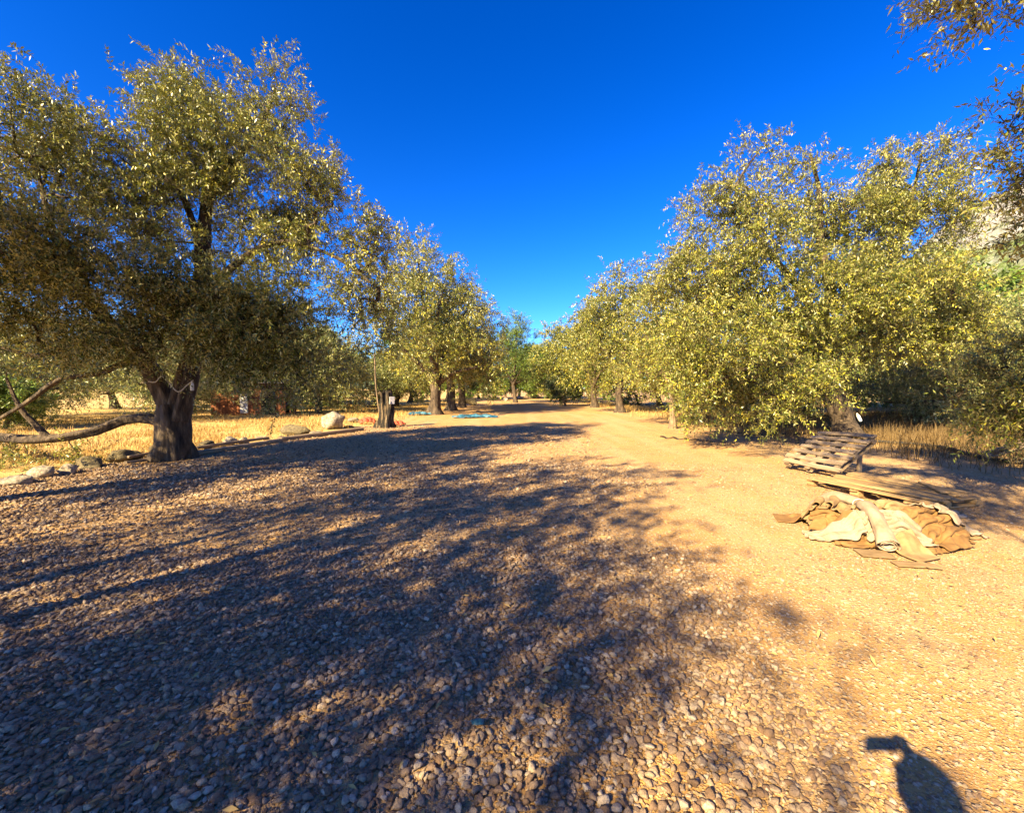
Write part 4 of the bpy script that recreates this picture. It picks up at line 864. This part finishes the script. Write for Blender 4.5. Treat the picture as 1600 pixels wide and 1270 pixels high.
sheet('creased brown sack under the right end of the heap', 1452, 846, (0.95, 0.9), 14, (0.85, 0.42), 'ochre', 25)
sheet('smooth tan blanket fold behind the roll', 1412, 810, (0.95, 0.85), -8, (0.85, 0.45), 'burlap', 24)
sheet('ochre fold hanging down the front of the heap', 1356, 850, (0.70, 0.8), -28, (0.8, 0.42), 'ochre', 26)
sheet('pale crumpled sack at the right end of the heap', 1474, 832, (0.75, 0.9), 24, (0.6, 0.5), 'canvas', 15)
sheet('crumpled cream rag at the front centre of the heap', 1396, 852, (0.7, 0.6), -14, (0.8, 0.42), 'canvas', 27)
sheet('whitish rag lying along the front left of the heap', 1302, 842, (0.60, 0.35), -20, (0.85, 0.45), 'canvas', 17)
sheet('pale sack pushed up against the flat pallet', 1450, 803, (0.70, 0.45), -10, (0.85, 0.5), 'canvas', 22)
sheet('stiff square tan piece leaning on the front of the heap', 1425, 866, (0.30, 0.34), 8, (0.99, 0.97), 'burlap', 18, wob=0.01, thick=0.012)
sheet('flat tan scrap on the gravel before the heap', 1366, 866, (0.28, 0.2), -18, (0.95, 0.9), 'burlap', 19, wob=0.03)
sheet('thin scrap foremost of the heap', 1432, 884, (0.36, 0.12), -12, (0.95, 0.9), 'burlap', 20, wob=0.03)
sheet('narrow brown strip trailing off the right end of the heap', 1494, 858, (0.44, 0.13), 20, (0.95, 0.9), 'ochre', 21, wob=0.03)
sheet('small faded red rag between sacking and flat pallet', 1384, 799, (0.34, 0.2), -10, (0.8, 0.6), 'red', 23, cat='cloth', name='cloth')
# the pale roll lying across the top: a spiral of canvas drawn along a bent line
cps = []
for px, py in [(1270, 790), (1300, 797), (1335, 808), (1362, 826), (1388, 846)]:
    q = np.array(gp(px, py, 0.12)); i_ = int((q[0] - DR.x0) / DR.st); j_ = int((q[1] - DR.y0) / DR.st)
    cps.append((q[0], q[1], min(0.24, float(np.percentile(DR.H[i_ - 5:i_ + 6, j_ - 5:j_ + 6], 85))) + 0.055))
Pr = spline(cps, 0.02); Tn = nz(np.gradient(Pr, axis=0)); t_ = np.linspace(0, 1, len(Pr))
sq_ = np.interp(t_, [0, 0.1, 0.38, 0.46, 0.56, 0.85, 1.0], [0.95, 1.0, 0.95, 0.62, 1.05, 0.9, 1.25])
ns = 84; th = np.linspace(0, 2 * math.pi * 2.6, ns); V_ = []
for i in range(len(Pr)):
    sd_ = nz(np.cross(Tn[i], (0, 0, 1))); upv = np.cross(sd_, Tn[i])
    for k in range(ns):
        r_ = (0.028 + 0.05 * (k / ns)) * sq_[i]
        e_ = 0.03 * mnoise.noise((th[k] * 0.8, 3.0, 1.0)) if i in (0, len(Pr) - 1) else 0
        w_ = 1 + 0.22 * mnoise.noise((th[k] * 0.9, t_[i] * 6, 2.0)) + 0.14 * mnoise.noise((math.cos(th[k]) * 2, math.sin(th[k]) * 2, t_[i] * 14))
        V_.append(Pr[i] + (sd_ * math.cos(th[k]) * 1.12 + upv * math.sin(th[k]) * 0.86) * r_ * w_ + Tn[i] * e_)
I = np.arange(len(V_)).reshape(len(Pr), ns); F = np.stack([I[:-1, :-1], I[1:, :-1], I[1:, 1:], I[:-1, 1:]], -1).reshape(-1, 4)
rl = link('canvas_roll', mesh_np('canvas_roll', np.array(V_), F), M['canvas'], smooth=True); m_ = rl.modifiers.new('thickness', 'SOLIDIFY'); m_.thickness = 0.005
tag(rl, 'pale rolled canvas tied in the middle lying across the heap of sacking', 'canvas roll')
mi = int(len(Pr) * 0.46); th = np.linspace(0, 2 * math.pi, 24); aa = nz(np.cross(Tn[mi], (0, 0, 1))); bb = np.cross(aa, Tn[mi])
v, f = tube_rings(np.array([Pr[mi] + 0.058 * (aa * math.cos(x) * 1.1 + bb * math.sin(x) * 0.9) for x in th]), 0.006, 6)
link('tie', mesh_np('tie', v, f), M['rope'], rl)

# ------------------------------------------------------------------ pipes, rope, odds and ends
def hose(label, pts, r, seed=0, name='hose', cat='hose'):
    v, f = tube_rings(spline(pts, 0.08), r, 8)
    return tag(link(name, mesh_np(name, v, f), M['hose'], smooth=True), label, cat)
hose('thick black irrigation pipe winding over the shaded weeds to the right edge', [tuple(gp(*q)) [:2] + (0.05,) for q in [(1345, 690), (1385, 693), (1440, 697), (1480, 703), (1520, 714), (1560, 722), (1640, 730)]], 0.04)
hose('black irrigation pipe lying before the dry weeds left of the leaning trunk', [tuple(gp(*q))[:2] + (0.03,) for q in [(1118, 671), (1150, 677), (1190, 680), (1240, 679), (1300, 680)]], 0.03)
pts = []
for k, px in enumerate(range(1032, 1150, 5)):
    q = gp(px, 683 + (px - 1032) * 0.09 + 1.0 * math.sin(px * 0.9)); pts.append((q.x, q.y, 0.004 + 0.022 * math.sin(k * 1.7)))
hose('wavy black pipe half buried in the red earth by the slender olive', pts, 0.025)
q = gp(748, 1140); cloth('plastic_scrap', 'small torn piece of dark blue plastic on the gravel', 'plastic scrap', (q.x, q.y, 0.035), (0.085, 0.05), R(10), 0.012, [(0.4, 1)], 'blue_plastic', 31, amp=0.006, wl=0.04, thick=0.003, n=16, rnd_edge=0.5)
# rope round the fork of the huge olive, white bottle hanging from it
D = 9.0
v, f = tube_rings(spline([tuple(at(q[0], q[1], D)) for q in [(232, 596), (243, 597), (252, 588), (262, 596), (278, 612), (292, 602), (302, 594)]], 0.05), 0.012, 6)
tag(link('rope', mesh_np('rope', v, f), M['rope'], smooth=True), 'thin pale rope strung across the fork of the huge olive', 'rope')
bt = at(300, 603, D); pr = [(0, -0.13), (0.045, -0.13), (0.05, -0.11), (0.05, 0.05), (0.03, 0.09), (0.018, 0.11), (0.018, 0.14), (0, 0.14)]
V_ = [(r_ * math.cos(a_), r_ * math.sin(a_), z_) for r_, z_ in pr for a_ in np.linspace(0, 2 * math.pi, 12, endpoint=False)]
I = np.arange(len(V_)).reshape(len(pr), 12); J = np.roll(I, -1, 1)
o = link('bottle', mesh_np('bottle', np.array(V_), np.stack([I[:-1], J[:-1], J[1:], I[1:]], -1).reshape(-1, 4)), M['white'], smooth=True); o.location = bt; o.scale = (0.7, 0.7, 0.75)
tag(o, 'white plastic bottle hanging at the fork of the huge olive', 'bottle')
q = at(1342, 652, 12.85); o = link('bottle', o.data.copy(), None, smooth=True); o.location = q; o.scale = (0.9, 0.9, 1.0); o.rotation_euler = (0, R(-28), 0)
tag(o, 'white plastic bottle tied to the leaning trunk of the broad olive', 'bottle')

# small shed past the field
q = gp(385, 655); sh = empty('shed', (q.x - 2.2, q.y + 4.5, 0), R(18)); tag(sh, 'small terracotta shed with pale flat roof past the dry field', 'shed')
def box(name, size, loc, mtl, parent, bev=0.01):
    bm_ = bmesh.new(); bmesh.ops.create_cube(bm_, size=1.0); bmesh.ops.scale(bm_, vec=size, verts=bm_.verts); bmesh.ops.bevel(bm_, geom=bm_.edges[:], offset=bev, segments=1, affect='EDGES')
    o = link(name, bm_mesh(name, bm_), M[mtl], parent); o.location = loc; return o
for k in range(9): box('wall_board', (0.42, 0.05, 1.9), (-1.9 + k * 0.44, -1.0, 0.95), 'orange_wall', sh)
for s in (-1, 1): box('side_wall', (0.06, 2.0, 1.9), (s * 2.08, 0.05, 0.95), 'orange_wall', sh)
box('back_wall', (4.0, 0.06, 1.9), (0, 1.0, 0.95), 'orange_wall', sh)
box('roof', (4.8, 2.7, 0.08), (0, 0, 1.96), 'roof', sh)
box('doorway_shade', (0.8, 0.03, 1.6), (0.9, -1.045, 0.80), 'dark_panel', sh); box('door', (0.4, 0.04, 1.3), (-0.4, -1.055, 0.78), 'white', sh)  # dark panel on the closed wall, painted as the shade of an open doorway

# ------------------------------------------------------------------ the person taking the picture, and the phone
bmm = bmesh.new(); bmesh.ops.create_cube(bmm, size=1.0); bmesh.ops.scale(bmm, vec=(0.15, 0.008, 0.074), verts=bmm.verts); bmesh.ops.bevel(bmm, geom=bmm.edges[:], offset=0.003, segments=2, affect='EDGES')
ph = link('phone', bm_mesh('phone', bmm), M['phone']); ph.location = (0.052, -0.016, CAM_H - 0.022); tag(ph, 'black phone held sideways at eye level by the person', 'phone')
def skin_mesh(name, verts, edges, radii, mtl, parent=None, sub=2, rootv=0):
    bm_ = bmesh.new(); lay = bm_.verts.layers.skin.verify(); vv = [bm_.verts.new(tuple(v)) for v in verts]
    for a_, b_ in edges: bm_.edges.new((vv[a_], vv[b_]))
    for i, r_ in enumerate(radii):
        vv[i][lay].radius = (r_, r_) if not isinstance(r_, tuple) else r_; vv[i][lay].use_root = (i == rootv)
    o = link(name, bm_mesh(name, bm_), mtl, parent)
    o.modifiers.new('skin', 'SKIN').use_smooth_shade = True
    s_ = o.modifiers.new('sub', 'SUBSURF'); s_.levels = sub; s_.render_levels = sub
    return o
hx, hy = -0.02, -0.30
pr_ = empty('person', (hx, hy - 0.06, 0)); PZ = 0.975; tag(pr_, 'person in dark shirt and jeans holding up a phone, casting the shadow at lower right', 'person')
def L_(x, y, z): return (x, y + 0.06, z * 0.975 if z < 1.5 or y < 0.1 else z)
B = [L_(0, -0.08, 0.95), L_(0, -0.09, 1.15), L_(0, -0.08, 1.36), L_(0, -0.05, 1.47), L_(0, -0.02, 1.55), L_(0, 0.0, 1.63), L_(0, 0.0, 1.70),
     L_(0.19, -0.08, 1.39), L_(0.30, -0.06, 1.16), L_(0.25, 0.12, 1.32), L_(0.20, 0.245, 1.50),
     L_(-0.19, -0.08, 1.39), L_(-0.25, -0.09, 1.12), L_(-0.24, 0.0, 0.88), L_(-0.23, 0.03, 0.80),
     L_(0.10, -0.08, 0.88), L_(0.12, -0.06, 0.48), L_(0.12, -0.09, 0.08), L_(0.13, 0.06, 0.04),
     L_(-0.10, -0.08, 0.88), L_(-0.12, -0.06, 0.48), L_(-0.12, -0.09, 0.08), L_(-0.13, 0.06, 0.04)]
E = [(0, 1), (1, 2), (2, 3), (3, 4), (4, 5), (5, 6), (2, 7), (7, 8), (8, 9), (9, 10), (2, 11), (11, 12), (12, 13), (13, 14), (0, 15), (15, 16), (16, 17), (17, 18), (0, 19), (19, 20), (20, 21), (21, 22)]
RD = [0.15, (0.15, 0.12), (0.17, 0.12), 0.065, 0.06, 0.095, 0.085, 0.065, 0.048, 0.04, 0.03, 0.065, 0.048, 0.036, 0.03, 0.095, 0.065, 0.042, 0.035, 0.095, 0.065, 0.042, 0.035]
skin_mesh('body', B, E, RD, M['shirt'], pr_)
bmm = bmesh.new(); bmesh.ops.create_icosphere(bmm, subdivisions=3, radius=1.0)
for v in bmm.verts:
    v.co.x *= 0.083; v.co.y *= 0.10; v.co.z *= 0.125
    if v.co.y > 0.02 and v.co.z < 0.02: v.co.x *= 0.88
    if abs(v.co.x) < 0.018 and v.co.y > 0.07 and -0.03 < v.co.z < 0.01: v.co.y += 0.02
o = link('head', bm_mesh('head', bmm), M['skin'], pr_, smooth=True); o.location = L_(0, 0.005, 1.655)
bmm = bmesh.new(); bmesh.ops.create_icosphere(bmm, subdivisions=3, radius=1.0)
for v in bmm.verts:
    v.co.x *= 0.096; v.co.y *= 0.112; v.co.z *= 0.135; v.co.z = max(v.co.z, -0.05)
    if v.co.y > 0.05: v.co.z = max(v.co.z, 0.05); v.co.y = min(v.co.y, 0.10)
    v.co += v.co.normalized() * 0.012 * mnoise.noise(v.co * 40)
o = link('hair', bm_mesh('hair', bmm), M['hair'], pr_, smooth=True); o.location = L_(0, -0.012, 1.672)
# right hand closed on the end of the phone: palm and five fingers
HV = [L_(0.20, 0.235, 1.495), L_(0.185, 0.262, 1.525), L_(0.173, 0.278, 1.545)]; HE = [(0, 1), (1, 2)]; HR = [0.027, 0.034, 0.028]
for k, (dz, ln) in enumerate([(0.042, 0.9), (0.022, 1.0), (0.002, 0.95), (-0.018, 0.78)]):
    i = len(HV); HV += [L_(0.182, 0.280, 1.556 + dz), L_(0.172, 0.302, 1.558 + dz), L_(0.172 - 0.035 * ln, 0.306, 1.558 + dz)]
    HE += [(2, i), (i, i + 1), (i + 1, i + 2)]; HR += [0.0095, 0.009, 0.008]
i = len(HV); HV += [L_(0.168, 0.262, 1.585), L_(0.145, 0.265, 1.596)]; HE += [(1, i), (i, i + 1)]; HR += [0.011, 0.009]
skin_mesh('hand', HV, HE, HR, M['skin'], pr_, sub=2)
for s in (-1, 1):
    leg = [L_(s * 0.10, -0.08, 0.92), L_(s * 0.12, -0.06, 0.48), L_(s * 0.12, -0.09, 0.10)]
    skin_mesh('trouser_leg', leg, [(0, 1), (1, 2)], [0.112, 0.08, 0.065], M['trousers'], pr_, sub=1)
    skin_mesh('shoe', [L_(s * 0.12, -0.12, 0.05), L_(s * 0.125, 0.0, 0.05), L_(s * 0.135, 0.11, 0.04)], [(0, 1), (1, 2)], [0.05, 0.048, 0.04], M['shoe'], pr_, sub=1)
